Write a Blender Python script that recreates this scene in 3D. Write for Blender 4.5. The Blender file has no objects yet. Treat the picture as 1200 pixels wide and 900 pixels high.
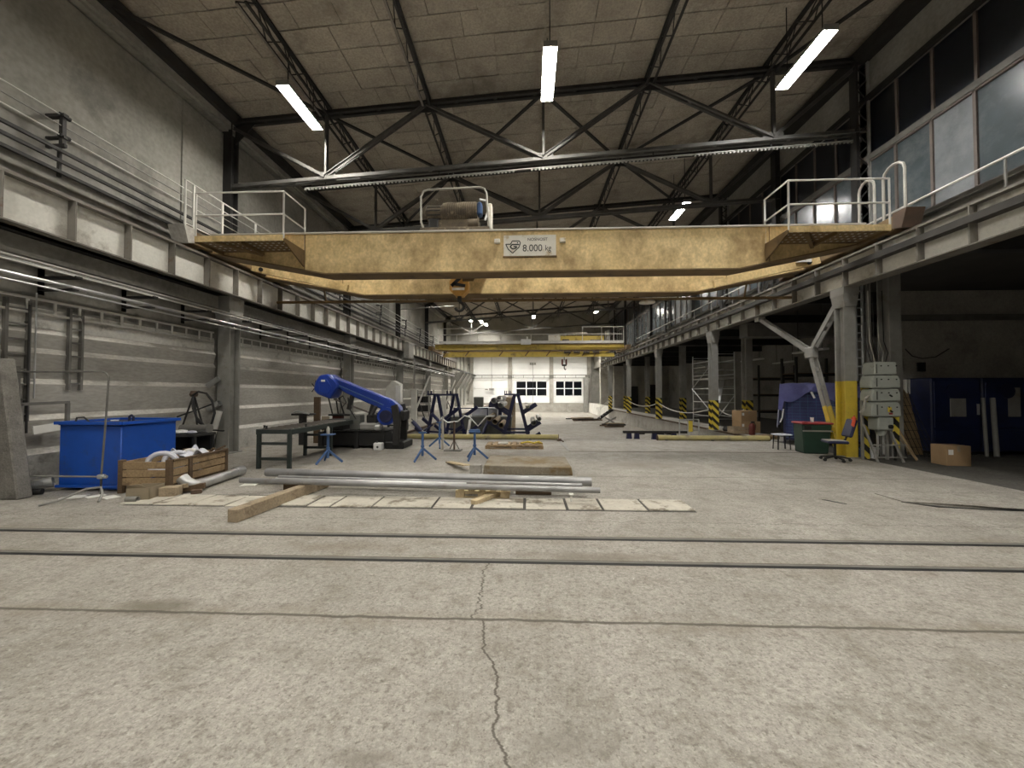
import bpy, bmesh, math, random
from mathutils import Vector, Matrix, Quaternion
random.seed(7)
R = math.radians
scene = bpy.context.scene
COL = scene.collection

# ------------------------------------------------------------------ camera
cam_d = bpy.data.cameras.new('camera')
cam_d.sensor_width = 36.0
cam_d.lens = 36.0 * 451.0 / 1200.0
cam_d.clip_start = 0.05
cam = bpy.data.objects.new('camera', cam_d)
cam.location = (0, 0, 1.7)
cam.rotation_euler = (R(90) + math.atan(10 / 451.0), 0, R(2.3))
COL.objects.link(cam)
scene.camera = cam

# ------------------------------------------------------------------ world, exposure (night outside)
world = bpy.data.worlds.new('night')
scene.world = world
world.use_nodes = True
world.node_tree.nodes['Background'].inputs[0].default_value = (0.30, 0.38, 0.55, 1)
world.node_tree.nodes['Background'].inputs[1].default_value = 0.03
scene.view_settings.view_transform = 'Standard'
scene.view_settings.look = 'None'
scene.view_settings.gamma = 1.0
scene.view_settings.use_curve_mapping = False
scene.view_settings.exposure = 0.0
LAMP = 300.0           # emission strength of the tube lamps

# ------------------------------------------------------------------ helpers
def tag(o, label=None, cat=None, group=None, kind=None):
    if label: o['label'] = label
    if cat: o['category'] = cat
    if group: o['group'] = group
    if kind: o['kind'] = kind
    return o

def thing(name, label, cat, loc=(0, 0, 0), rz=0, group=None):
    o = bpy.data.objects.new(name, None)
    o.empty_display_size = 0.2
    o.location = loc
    o.rotation_euler = (0, 0, rz)
    COL.objects.link(o)
    return tag(o, label, cat, group)

KIDS = {}
class M:
    """collects geometry, build() links it as one mesh object"""
    def __init__(s): s.v = []; s.f = []
    def add(s, vs, fs):
        b = len(s.v); s.v += [tuple(x) for x in vs]; s.f += [tuple(b + i for i in q) for q in fs]; return s
    def box(s, x0, x1, y0, y1, z0, z1):
        vs = [(x, y, z) for z in (z0, z1) for y in (y0, y1) for x in (x0, x1)]
        return s.add(vs, [(0, 2, 3, 1), (4, 5, 7, 6), (0, 1, 5, 4), (2, 6, 7, 3), (0, 4, 6, 2), (1, 3, 7, 5)])
    def bar(s, p, q, w, h=None, up=(0, 0, 1)):
        p = Vector(p); q = Vector(q); h = w if h is None else h
        d = (q - p).normalized(); u = Vector(up)
        a = d.cross(u)
        if a.length < 1e-3: a = d.cross(Vector((1, 0, 0)))
        a.normalize(); u = a.cross(d).normalized()
        vs = [c + a * (i * w / 2) + u * (j * h / 2) for c in (p, q) for j in (-1, 1) for i in (-1, 1)]
        return s.add(vs, [(0, 1, 3, 2), (4, 6, 7, 5), (0, 4, 5, 1), (2, 3, 7, 6), (0, 2, 6, 4), (1, 5, 7, 3)])
    def tube(s, p, q, r, n=10, r2=None, hollow=0):
        p = Vector(p); q = Vector(q); r2 = r if r2 is None else r2
        d = (q - p).normalized(); a = d.orthogonal().normalized(); b = d.cross(a)
        vs = []
        for c, rr in ((p, r), (q, r2)):
            for i in range(n):
                t = 2 * math.pi * i / n; vs.append(c + (a * math.cos(t) + b * math.sin(t)) * rr)
        fs = [(i, (i + 1) % n, n + (i + 1) % n, n + i) for i in range(n)]
        if not hollow:
            fs += [tuple(range(n - 1, -1, -1)), tuple(range(n, 2 * n))]
        else:
            k = 1 - hollow
            for c, rr in ((p, r * k), (q, r2 * k)):
                for i in range(n):
                    t = 2 * math.pi * i / n; vs.append(c + (a * math.cos(t) + b * math.sin(t)) * rr)
            for i in range(n):
                j = (i + 1) % n
                fs += [(2*n + j, 2*n + i, 3*n + i, 3*n + j), (j, i, 2*n + i, 2*n + j), (n + i, n + j, 3*n + j, 3*n + i)]
        return s.add(vs, fs)
    def path(s, pts, r, n=8, closed=False):
        pts = [Vector(p) for p in pts]; m = len(pts)
        t0 = (pts[1] - pts[0]).normalized(); a = t0.orthogonal().normalized(); vs = []; prev = t0
        for i in range(m):
            if closed: t = (pts[(i + 1) % m] - pts[i - 1]).normalized()
            elif i == 0: t = t0
            elif i == m - 1: t = (pts[i] - pts[i - 1]).normalized()
            else: t = ((pts[i + 1] - pts[i]).normalized() + (pts[i] - pts[i - 1]).normalized()).normalized()
            a = prev.rotation_difference(t) @ a; prev = t; b = t.cross(a)
            for k in range(n):
                w = 2 * math.pi * k / n; vs.append(pts[i] + (a * math.cos(w) + b * math.sin(w)) * r)
        fs = []
        for i in range(m if closed else m - 1):
            j = (i + 1) % m
            fs += [(i*n + k, i*n + (k+1) % n, j*n + (k+1) % n, j*n + k) for k in range(n)]
        if not closed: fs += [tuple(range(n - 1, -1, -1)), tuple((m-1)*n + k for k in range(n))]
        return s.add(vs, fs)
    def prism(s, pts, vec):
        pts = [Vector(p) for p in pts]; vec = Vector(vec); n = len(pts)
        return s.add(pts + [p + vec for p in pts],
                     [tuple(range(n - 1, -1, -1)), tuple(range(n, 2 * n))] + [(i, (i+1) % n, n + (i+1) % n, n + i) for i in range(n)])
    def lathe(s, prof, c=(0, 0, 0), n=16):
        c = Vector(c); vs = []; k = len(prof)
        for r, z in prof:
            for i in range(n):
                t = 2 * math.pi * i / n; vs.append(c + Vector((r * math.cos(t), r * math.sin(t), z)))
        fs = [(a*n + i, a*n + (i+1) % n, (a+1)*n + (i+1) % n, (a+1)*n + i) for a in range(k - 1) for i in range(n)]
        fs += [tuple(range(n - 1, -1, -1)), tuple((k-1)*n + i for i in range(n))]
        return s.add(vs, fs)
    def grid(s, fn, nu, nv):
        vs = [fn(i / nu, j / nv) for j in range(nv + 1) for i in range(nu + 1)]
        return s.add(vs, [(j*(nu+1)+i, j*(nu+1)+i+1, (j+1)*(nu+1)+i+1, (j+1)*(nu+1)+i) for j in range(nv) for i in range(nu)])
    def xf(s, mat):
        s.v = [tuple(mat @ Vector(p)) for p in s.v]; return s
    def build(s, name, mat, parent=None, world=False, bev=0, smooth=True, solid=0, **kw):
        off = Vector((0, 0, 0))
        if world and parent is not None:
            p = parent
            while p is not None: off += p.location; p = p.parent
        me = bpy.data.meshes.new(name)
        me.from_pydata([tuple(Vector(p) - off) for p in s.v], [], s.f)
        bm = bmesh.new(); bm.from_mesh(me)
        if solid: bmesh.ops.solidify(bm, geom=bm.faces[:], thickness=solid)
        bmesh.ops.recalc_face_normals(bm, faces=bm.faces[:])
        if bev: bmesh.ops.bevel(bm, geom=bm.edges[:], offset=bev, segments=1, affect='EDGES', clamp_overlap=True)
        bm.to_mesh(me); bm.free()
        if smooth:
            me.polygons.foreach_set('use_smooth', [True] * len(me.polygons))
            me.set_sharp_from_angle(angle=R(35))
        me.materials.append(MT[mat])
        o = bpy.data.objects.new(name, me)
        if parent is not None:
            o.parent = parent; KIDS.setdefault(parent.name, []).append(o)
        COL.objects.link(o)
        return tag(o, **kw) if kw else o

def struct(name, m, mat, **k):
    return m.build(name, mat, kind='structure', **k)

def copy_tree(o, parent=None, loc=None, rz=None, label=None):
    c = o.copy(); COL.objects.link(c); c.parent = parent
    if loc is not None: c.location = loc
    if rz is not None: c.rotation_euler = (0, 0, rz)
    if label: c['label'] = label
    for ch in KIDS.get(o.name, []):
        k = copy_tree(ch, c); KIDS.setdefault(c.name, []).append(k)
    return c

def inst(src, parent, loc, rot=None):
    """a further piece that shares mesh data with src"""
    c = src.copy(); COL.objects.link(c); c.parent = parent; c.location = loc
    KIDS.setdefault(parent.name, []).append(c)
    if rot is not None: c.rotation_euler = rot
    return c

# ------------------------------------------------------------------ materials
MT = {}
def nd(nt, t, **kw):
    n = nt.nodes.new(t)
    for k, v in kw.items(): setattr(n, k, v)
    return n

def pm(name, c1, c2=None, scale=3.0, rough=0.7, metal=0.0, bump=0.0, coord='Object', stain=None, stain_scale=1.5,
       stain_lo=0.55, stain_hi=0.7, stretch=(1, 1, 1), fine=0.0, spec=0.5):
    """noise-blended principled material with optional irregular stain / rust colour"""
    m = bpy.data.materials.new(name); m.use_nodes = True; nt = m.node_tree; L = nt.links.new
    b = nt.nodes['Principled BSDF']
    b.inputs['Roughness'].default_value = rough; b.inputs['Metallic'].default_value = metal
    b.inputs['Specular IOR Level'].default_value = spec
    c2 = c2 or tuple(x * 0.75 for x in c1)
    tc = nd(nt, 'ShaderNodeTexCoord'); geo = nd(nt, 'ShaderNodeNewGeometry')
    mp = nd(nt, 'ShaderNodeMapping'); mp.inputs['Scale'].default_value = stretch
    L(geo.outputs['Position'] if coord == 'World' else tc.outputs[coord], mp.inputs[0])
    n1 = nd(nt, 'ShaderNodeTexNoise'); n1.inputs['Scale'].default_value = scale; n1.inputs['Detail'].default_value = 6
    n1.inputs['Roughness'].default_value = 0.6
    L(mp.outputs[0], n1.inputs['Vector'])
    rp = nd(nt, 'ShaderNodeMapRange'); rp.inputs[1].default_value = 0.32; rp.inputs[2].default_value = 0.68
    L(n1.outputs[0], rp.inputs[0])
    mx = nd(nt, 'ShaderNodeMix', data_type='RGBA'); mx.inputs[6].default_value = (*c1, 1); mx.inputs[7].default_value = (*c2, 1)
    L(rp.outputs[0], mx.inputs[0]); col = mx.outputs[2]
    if fine:
        n3 = nd(nt, 'ShaderNodeTexNoise'); n3.inputs['Scale'].default_value = scale * 14; n3.inputs['Detail'].default_value = 3
        L(mp.outputs[0], n3.inputs['Vector'])
        r3 = nd(nt, 'ShaderNodeMapRange'); r3.inputs[1].default_value = 0.3; r3.inputs[2].default_value = 0.7
        r3.inputs[3].default_value = 1 - fine; r3.inputs[4].default_value = 1 + fine; L(n3.outputs[0], r3.inputs[0])
        hm = nd(nt, 'ShaderNodeMix', data_type='RGBA', blend_type='MULTIPLY'); hm.inputs[0].default_value = 1
        L(col, hm.inputs[6]); L(r3.outputs[0], hm.inputs[7]); col = hm.outputs[2]
    if stain:
        n2 = nd(nt, 'ShaderNodeTexNoise'); n2.inputs['Scale'].default_value = stain_scale; n2.inputs['Detail'].default_value = 8
        n2.inputs['Roughness'].default_value = 0.7
        L(mp.outputs[0], n2.inputs['Vector'])
        r2 = nd(nt, 'ShaderNodeMapRange'); r2.inputs[1].default_value = stain_lo; r2.inputs[2].default_value = stain_hi
        L(n2.outputs[0], r2.inputs[0])
        m2 = nd(nt, 'ShaderNodeMix', data_type='RGBA'); m2.inputs[7].default_value = (*stain, 1)
        L(col, m2.inputs[6]); L(r2.outputs[0], m2.inputs[0]); col = m2.outputs[2]
    L(col, b.inputs['Base Color'])
    if bump:
        bp = nd(nt, 'ShaderNodeBump'); bp.inputs['Strength'].default_value = bump; bp.inputs['Distance'].default_value = 0.02
        n4 = nd(nt, 'ShaderNodeTexNoise'); n4.inputs['Scale'].default_value = scale * 6; n4.inputs['Detail'].default_value = 5
        L(mp.outputs[0], n4.inputs['Vector']); L(n4.outputs[0], bp.inputs['Height']); L(bp.outputs[0], b.inputs['Normal'])
    MT[name] = m
    return m

pm('wall_grey', (.30, .29, .262), (.21, .203, .185), .8, .9, bump=.25, coord='World', stain=(.12, .115, .105), stain_scale=.45, fine=.12)
pm('wall_panel', (.43, .415, .375), (.33, .318, .287), 1.2, .85, bump=.3, coord='World', stain=(.25, .237, .21), stain_scale=.9, stretch=(1, .5, 1.5), fine=.12)
pm('wall_ledge_lit', (.66, .645, .60), (.5, .485, .445), 2.2, .9, bump=.3, coord='World', stain=(.33, .315, .28), stain_scale=1.4, stain_lo=.5, stain_hi=.62, stretch=(1, .5, 1), fine=.12)  # paler than the panels: light falling on the ledges is put into the colour
pm('wall_white', (.74, .73, .69), (.6, .59, .55), 1.0, .85, bump=.2, coord='World', stain=(.26, .25, .22), stain_scale=1.0, stain_lo=.56, stain_hi=.66, fine=.1)
pm('wall_patchy', (.62, .61, .57), (.38, .37, .34), 1.3, .85, bump=.3, coord='World', stain=(.2, .19, .17), stain_scale=1.6, fine=.12)
pm('back_white', (.86, .865, .86), (.8, .805, .80), .5, .7, coord='World')
pm('concrete', (.42, .405, .37), (.31, .295, .265), 1.3, .85, bump=.35, coord='World', stain=(.2, .19, .165), stain_scale=.8, fine=.14)
pm('concrete_rust', (.40, .375, .33), (.28, .26, .225), 1.6, .85, bump=.4, coord='World', stain=(.22, .16, .1), stain_scale=1.3, stain_lo=.5, stain_hi=.66, fine=.15)
pm('post_grey', (.20, .19, .17), (.13, .123, .11), 4, .9, bump=.6, stain=(.08, .075, .065), stain_scale=3, fine=.2)
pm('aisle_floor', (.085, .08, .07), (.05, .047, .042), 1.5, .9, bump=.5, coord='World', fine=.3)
pm('roof_board', (.44, .40, .335), (.33, .295, .245), 1.5, .95, bump=.4, coord='World', stain=(.22, .195, .16), stain_scale=.7, fine=.2)
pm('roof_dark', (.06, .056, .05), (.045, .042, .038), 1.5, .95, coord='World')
pm('steel_dark', (.035, .034, .033), (.022, .021, .02), 3, .65, .3)
pm('steel_mid', (.10, .097, .09), (.065, .063, .058), 3, .6, .2)
pm('steel_grey', (.30, .295, .275), (.22, .215, .2), 3, .6, .1, stain=(.17, .14, .1), stain_scale=2, stain_lo=.58, stain_hi=.72)
pm('girder_grey', (.72, .71, .66), (.6, .59, .54), 1.4, .7, 0, bump=.1, coord='World', stain=(.27, .24, .2), stain_scale=1.2, stain_lo=.55, stain_hi=.72, fine=.06)
pm('girder_edge', (.22, .205, .18), (.14, .13, .11), 2, .75, 0, coord='World', stain=(.13, .08, .05), stain_scale=3)
pm('rail_steel', (.30, .28, .26), (.2, .18, .16), 4, .4, .8)
pm('galv', (.62, .63, .63), (.46, .47, .47), 3, .35, .75)
pm('pipe_steel', (.36, .36, .365), (.24, .24, .245), 2, .42, .55, stain=(.2, .17, .15), stain_scale=3, stain_lo=.6, stain_hi=.75)
pm('pale_paint', (.66, .655, .62), (.54, .53, .5), 3, .6, 0, stain=(.3, .26, .22), stain_scale=4, stain_lo=.62, stain_hi=.75)
pm('crane_yellow', (.78, .61, .32), (.66, .495, .235), 1.2, .6, 0, coord='World', stain=(.30, .195, .08), stain_scale=1.3, stain_lo=.45, stain_hi=.70, stretch=(1, 1, .8), fine=.16)
pm('hook_orange', (.72, .40, .10), (.6, .32, .08), 5, .6, stain=(.3, .18, .06), stain_scale=6)
pm('crane_brown', (.20, .13, .055), (.13, .085, .04), 2, .7, 0, coord='World', stain=(.07, .045, .025), stain_scale=2)
pm('crane_lemon', (.66, .50, .10), (.54, .40, .08), 1.5, .55, 0, coord='World', stain=(.22, .15, .05), stain_scale=1.5)
pm('yellow', (.66, .50, .05), (.52, .39, .05), 3, .6, stain=(.3, .24, .1), stain_scale=4, stain_lo=.6, stain_hi=.75)
pm('curb_yellow', (.52, .45, .19), (.38, .33, .17), 3, .65, stain=(.26, .23, .16), stain_scale=3)
pm('hoist_dirty', (.17, .135, .09), (.08, .065, .05), 5, .7, .2, stain=(.36, .30, .20), stain_scale=6, stain_lo=.56, stain_hi=.7)
pm('plate_white', (.72, .70, .64), (.64, .61, .53), 4, .6, stain=(.44, .34, .18), stain_scale=3.2, stain_lo=.54, stain_hi=.68)
pm('ink', (.03, .03, .03), (.02, .02, .02), 4, .7)
pm('ink_brown', (.26, .13, .03), (.2, .1, .03), 4, .7)
pm('blue_paint', (.007, .08, .45), (.006, .065, .36), 2, .42, stain=(.025, .06, .2), stain_scale=3)
pm('blue_saw', (.012, .05, .36), (.010, .04, .28), 2, .35)
pm('blue_stand', (.06, .13, .30), (.04, .09, .21), 5, .5)
pm('blue_rack', (.012, .016, .065), (.010, .012, .045), 3, .5)
pm('blue_dark', (.008, .016, .075), (.006, .010, .04), 2, .5)
pm('blue_cloth', (.06, .07, .22), (.035, .042, .14), 2, .55, bump=.5)
pm('tarp', (.12, .13, .34), (.075, .08, .24), 3, .38, bump=.8)
pm('tarp_pale', (.30, .31, .42), (.2, .21, .32), 3, .4, bump=.8)
pm('table_green', (.028, .038, .034), (.018, .025, .022), 3, .6)
pm('black', (.012, .012, .012), (.008, .008, .008), 3, .6)
pm('rubber', (.02, .02, .02), (.014, .014, .014), 5, .75)
pm('green_box', (.018, .052, .035), (.012, .036, .025), 2, .55)
pm('red_lid', (.33, .045, .05), (.25, .035, .04), 3, .5)
pm('red_dark', (.16, .03, .02), (.1, .02, .015), 3, .6)
pm('orange_red', (.6, .08, .02), (.5, .06, .02), 3, .5)
pm('wood', (.38, .27, .15), (.24, .165, .09), 2.5, .8, bump=.4, stretch=(1, 1, 1), stain=(.13, .085, .045), stain_scale=4, fine=.15)
pm('wood_pale', (.58, .47, .30), (.45, .36, .22), 3, .8, bump=.3, stain=(.3, .22, .13), stain_scale=3, fine=.1)
pm('wood_dark', (.13, .085, .045), (.08, .05, .03), 3, .8, bump=.4, fine=.15)
pm('wood_timber', (.36, .29, .20), (.27, .21, .14), 2.5, .85, bump=.5, stain=(.16, .12, .08), stain_scale=5, fine=.15)
pm('cover_board', (.56, .53, .46), (.42, .39, .33), 2, .8, bump=.3, coord='World', stain=(.2, .17, .13), stain_scale=2.6, stain_lo=.52, stain_hi=.62, fine=.08)
pm('block_stained', (.26, .23, .18), (.18, .155, .115), 2, .85, bump=.5, stain=(.16, .11, .05), stain_scale=1.6, stain_lo=.48, stain_hi=.6, fine=.15)
pm('carton', (.36, .24, .13), (.28, .185, .10), 2, .85)
pm('carton_pale', (.33, .27, .19), (.24, .2, .14), 2, .85)
pm('white', (.78, .78, .78), (.68, .68, .68), 4, .5)
pm('white_hose', (.68, .69, .74), (.5, .52, .62), 4, .5)
pm('paper', (.75, .74, .70), (.65, .64, .6), 4, .8)
pm('switch_grey', (.36, .38, .345), (.29, .31, .28), 4, .5, stain=(.2, .2, .17), stain_scale=5, stain_lo=.62, stain_hi=.74)
pm('cable', (.05, .05, .05), (.03, .03, .03), 4, .6)
pm('cable_pale', (.45, .43, .38), (.3, .29, .26), 4, .6)
pm('rust', (.12, .078, .052), (.07, .047, .034), 3, .85)
pm('frame_grey', (.17, .165, .15), (.11, .105, .095), 3, .7)
pm('cabinet_grey', (.12, .125, .115), (.09, .093, .085), 3, .6)
pm('window_frame', (.16, .13, .115), (.11, .09, .08), 3, .7)
pm('ply', (.34, .24, .13), (.25, .175, .09), 3, .8, fine=.1)

def glass(name, col, rough, spec=.8, dust=None):
    m = pm(name, col, tuple(c * .7 for c in col), 1.2, rough, 0, coord='World', stain=dust, stain_scale=.9, stain_lo=.45, stain_hi=.75, spec=spec)
    return m
glass('glass_lower', (.085, .105, .115), .22, .8, (.17, .185, .185))
glass('glass_upper', (.012, .015, .022), .3, .5, (.022, .025, .032))
glass('glass_bright', (.20, .215, .23), .3, .6, (.3, .31, .32))
glass('glass_night', (.005, .007, .010), .08, .6)

def emis(name, col, strength):
    m = bpy.data.materials.new(name); m.use_nodes = True
    b = m.node_tree.nodes['Principled BSDF']
    b.inputs['Base Color'].default_value = (.8, .8, .8, 1)
    b.inputs['Emission Color'].default_value = (*col, 1); b.inputs['Emission Strength'].default_value = strength
    MT[name] = m
emis('tube_light', (1.0, .955, .865), LAMP)
emis('tube_light_cool', (1.0, .98, .94), LAMP)

# hazard stripes (flat print)
def hazard(name, w=7.0):
    m = bpy.data.materials.new(name); m.use_nodes = True; nt = m.node_tree; L = nt.links.new
    b = nt.nodes['Principled BSDF']; b.inputs['Roughness'].default_value = .55
    tc = nd(nt, 'ShaderNodeTexCoord'); sp = nd(nt, 'ShaderNodeSeparateXYZ'); L(tc.outputs['Object'], sp.inputs[0])
    a = nd(nt, 'ShaderNodeMath', operation='ADD'); L(sp.outputs[0], a.inputs[0]); L(sp.outputs[2], a.inputs[1])
    a2 = nd(nt, 'ShaderNodeMath', operation='ADD'); L(a.outputs[0], a2.inputs[0]); L(sp.outputs[1], a2.inputs[1])
    k = nd(nt, 'ShaderNodeMath', operation='MULTIPLY'); L(a2.outputs[0], k.inputs[0]); k.inputs[1].default_value = w / 2
    fr = nd(nt, 'ShaderNodeMath', operation='FRACT'); L(k.outputs[0], fr.inputs[0])
    gt = nd(nt, 'ShaderNodeMath', operation='GREATER_THAN'); L(fr.outputs[0], gt.inputs[0]); gt.inputs[1].default_value = .5
    mx = nd(nt, 'ShaderNodeMix', data_type='RGBA'); mx.inputs[6].default_value = (.64, .50, .06, 1); mx.inputs[7].default_value = (.014, .014, .013, 1)
    L(gt.outputs[0], mx.inputs[0]); L(mx.outputs[2], b.inputs['Base Color'])
    MT[name] = m
hazard('hazard', 6.0)

# concrete floor: cast slab with speckle, stains, one long joint and branching cracks
def floor_mat():
    m = bpy.data.materials.new('floor_concrete'); m.use_nodes = True; nt = m.node_tree; L = nt.links.new
    b = nt.nodes['Principled BSDF']; b.inputs['Specular IOR Level'].default_value = .35
    geo = nd(nt, 'ShaderNodeNewGeometry'); P = geo.outputs['Position']
    def noise(sc, det=4, rg=.6, st=None, off=None):
        n = nd(nt, 'ShaderNodeTexNoise'); n.inputs['Scale'].default_value = sc; n.inputs['Detail'].default_value = det; n.inputs['Roughness'].default_value = rg
        if st or off:
            mp = nd(nt, 'ShaderNodeMapping'); mp.inputs['Scale'].default_value = st or (1, 1, 1); mp.inputs['Location'].default_value = off or (0, 0, 0)
            L(P, mp.inputs[0]); L(mp.outputs[0], n.inputs['Vector'])
        else: L(P, n.inputs['Vector'])
        return n.outputs[0]
    def rng(x, a, c, lo=0., hi=1.):
        r = nd(nt, 'ShaderNodeMapRange'); r.inputs[1].default_value = a; r.inputs[2].default_value = c; r.inputs[3].default_value = lo; r.inputs[4].default_value = hi
        L(x, r.inputs[0]); return r.outputs[0]
    def mix(f, x, y, bt='MIX'):
        q = nd(nt, 'ShaderNodeMix', data_type='RGBA', blend_type=bt)
        for s_, v in ((0, f), (6, x), (7, y)):
            if isinstance(v, tuple): q.inputs[s_].default_value = (*v, 1)
            elif isinstance(v, (int, float)): q.inputs[s_].default_value = v
            else: L(v, q.inputs[s_])
        return q.outputs[2]
    def ma(op, x, y=None):
        q = nd(nt, 'ShaderNodeMath', operation=op)
        for i, v in enumerate((x, y)):
            if v is None: continue
            if isinstance(v, (int, float)): q.inputs[i].default_value = v
            else: L(v, q.inputs[i])
        return q.outputs[0]
    c = mix(rng(noise(.7, 6), .35, .65), (.40, .379, .347), (.31, .291, .262))
    c = mix(rng(noise(2.6, 8, .7), .48, .68), c, (.25, .232, .20))
    c = mix(1, c, mix(rng(noise(26, 6, .75), .3, .7), (1.22, 1.22, 1.21), (.66, .655, .64)), 'MULTIPLY')
    c = mix(1, c, mix(rng(noise(90, 2, .6), .3, .7), (1.13, 1.13, 1.13), (.86, .86, .86)), 'MULTIPLY')
    c = mix(rng(noise(13, 5, .75, None, (2, 7, 0)), .52, .64, 0, .65), c, (.16, .146, .122))
    c = mix(rng(noise(38, 4, .7, None, (8, 1, 0)), .54, .65, 0, .7), c, (.13, .118, .097))
    c = mix(rng(noise(30, 3, .6, None, (1, 8, 0)), .60, .70, 0, .5), c, (.52, .50, .46))
    # dark oily blotches
    c = mix(rng(noise(1.1, 5, .65, None, (3.1, 9.7, 0)), .62, .76, 0, .55), c, (.16, .14, .11))
    c = mix(rng(noise(4.2, 6, .7, None, (13, 2, 0)), .63, .72, 0, .6), c, (.17, .155, .125))
    # pale plaster flecks
    c = mix(rng(noise(9, 4, .6, None, (5, 5, 0)), .735, .77, 0, .75), c, (.72, .70, .66))
    # streaks along the hall from wheels
    c = mix(rng(noise(1.0, 4, .6, (1.6, .18, 1)), .58, .75, 0, .3), c, (.2, .185, .16))
    sp = nd(nt, 'ShaderNodeSeparateXYZ'); L(P, sp.inputs[0]); X, Y, Z = sp.outputs
    def line(v, at, amp, w, nz, lo=None, hi=None, var=None):
        d = ma('ABSOLUTE', ma('ADD', ma('SUBTRACT', v, at), ma('MULTIPLY', ma('SUBTRACT', nz, .5), amp)))
        k = rng(d, w * .4, w, 1, 0)
        if lo is not None: k = ma('MULTIPLY', k, ma('MULTIPLY', ma('GREATER_THAN', var, lo), ma('LESS_THAN', var, hi)))
        return k
    cr = line(Y, 2.91, .06, .022, noise(3, 5, .7))                                     # construction joint
    n6 = noise(2.4, 6, .65, (0.001, 1, 0.001)); n7 = noise(5, 5, .7, (0.001, 1, .001), (0, 4, 0))
    for k in (line(ma('ADD', X, ma('MULTIPLY', Y, .2)), .25, .32, .011, n6, .9, 2.9, Y), line(X, -.40, .35, .011, n7, 2.9, 3.9, Y), line(X, .1, 1.0, .008, n7, 5.6, 7.4, Y)):
        cr = ma('MAXIMUM', cr, k)
    n8 = noise(1.6, 6, .65, (1, 0.001, 0.001)); n9 = noise(3.5, 6, .65, (1, .001, .001), (7, 0, 0))
    for k in (line(Y, 5.15, .35, .008, n9), line(Y, 6.9, .5, .012, n8, 2.5, 8.5, X), line(Y, 7.9, .2, .02, n8, 1.0, 8.5, X), line(Y, 11.2, .1, .03, n9, 1.0, 8.5, X)):
        cr = ma('MAXIMUM', cr, ma('MULTIPLY', k, .8))
    # damp dirt either side of the joint and along the tracks
    halo = ma('MAXIMUM', line(Y, 2.91, .1, .16, noise(5, 4)), ma('MAXIMUM', line(Y, 4.56, .1, .28, noise(4, 4)), line(Y, 3.92, .1, .26, noise(4, 4, .6, None, (3, 3, 0)))))
    c = mix(ma('MULTIPLY', halo, rng(noise(2.2, 5, .65), .4, .7, 0, .55)), c, (.21, .185, .145))
    def blotch(cx, cy, rx, ry, col, k):
        d = ma('SQRT', ma('ADD', ma('POWER', ma('DIVIDE', ma('SUBTRACT', X, cx), rx), 2), ma('POWER', ma('DIVIDE', ma('SUBTRACT', Y, cy), ry), 2)))
        d = ma('ADD', d, ma('MULTIPLY', ma('SUBTRACT', noise(3.5, 6, .7), .5), 1.6))
        return mix(rng(d, .25, 1.0, k, 0), c, col)
    for bl in ((-2.95, 2.98, .45, .16, (.14, .125, .095), .75), (-.75, 1.8, .22, .07, (.14, .125, .10), .6), (2.6, 9.2, 1.5, .7, (.2, .18, .15), .7), (.7, 4.05, 1.1, .16, (.16, .14, .11), .6),
               (5.6, 9.0, 1.6, .5, (.2, .18, .15), .55), (.16, 1.92, .35, .12, (.2, .185, .16), .5), (-2.0, 4.2, 1.0, .18, (.17, .14, .105), .5), (-3.0, 7.0, 2.4, .5, (.2, .175, .135), .5), (-1.5, 10.6, 2.2, .5, (.2, .175, .14), .5)):
        c = blotch(*bl)
    c = mix(ma('MULTIPLY', cr, .85), c, (.075, .065, .05))
    L(c, b.inputs['Base Color'])
    L(rng(noise(3, 5), .3, .7, .55, .85), b.inputs['Roughness'])
    bp = nd(nt, 'ShaderNodeBump'); bp.inputs['Strength'].default_value = .35; bp.inputs['Distance'].default_value = .012
    h = ma('SUBTRACT', ma('ADD', noise(22, 6, .7), ma('MULTIPLY', noise(3, 4), 1.2)), ma('MULTIPLY', cr, .35))
    L(h, bp.inputs['Height']); L(bp.outputs[0], b.inputs['Normal'])
    MT['floor_concrete'] = m
floor_mat()
# ================================================================== STRUCTURE
XL, XR = -8.8, 9.2                     # inner faces of the long walls
YB, YG, YF = 54.0, 43.4, -12.0         # back wall, gable above the far crane, front wall behind the camera
def roofz(x): return 10.5 + .07 * x    # mono-pitched roof
def topz(x): return 10.14 + .07 * x    # truss top chord
def botz(x): return 8.21 + .065 * x    # truss bottom chord
COLY = [3.25, 10.5, 17.75, 25.0, 32.25, 39.5]

fm = M()
fm.box(XL - .3, 8.55, YF, 14.2, -1.35, 0)
fm.box(XL - .3, -5.2, 14.2, YB, -1.35, 0)
floor = struct('floor', fm, 'floor_concrete', smooth=False)
struct('floor_pit', M().box(-5.2, 8.55, 14.2, YB + .2, -1.35, -1.0), 'floor_concrete', smooth=False)
struct('floor_ramp', M().prism([(1.2, 14.2, 0), (1.2, 23, -1.0), (1.2, 23, -1.3), (1.2, 14.2, -1.3)], (3.4, 0, 0)), 'floor_concrete', smooth=False)
struct('trim_10', M().prism([(1.18, 11.3, .001), (1.24, 11.3, .001), (1.3, 14.2, .001), (1.05, 14.2, .001)], (0, 0, .006)), 'steel_grey', smooth=False)
struct('trim_11', M().box(1.2, 8.4, 11.2, 11.24, .0, .004), 'rust', smooth=False)
struct('floor_dock', M().box(8.55, 9.75, 13.9, YB, -1.35, 0), 'concrete', smooth=False)
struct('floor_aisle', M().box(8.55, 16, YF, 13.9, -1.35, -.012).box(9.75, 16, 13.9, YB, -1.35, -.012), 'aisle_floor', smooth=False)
struct('trim_1', M().box(8.5, 8.6, 14.2, YB, -.06, .012), 'rust', smooth=False)
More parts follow.
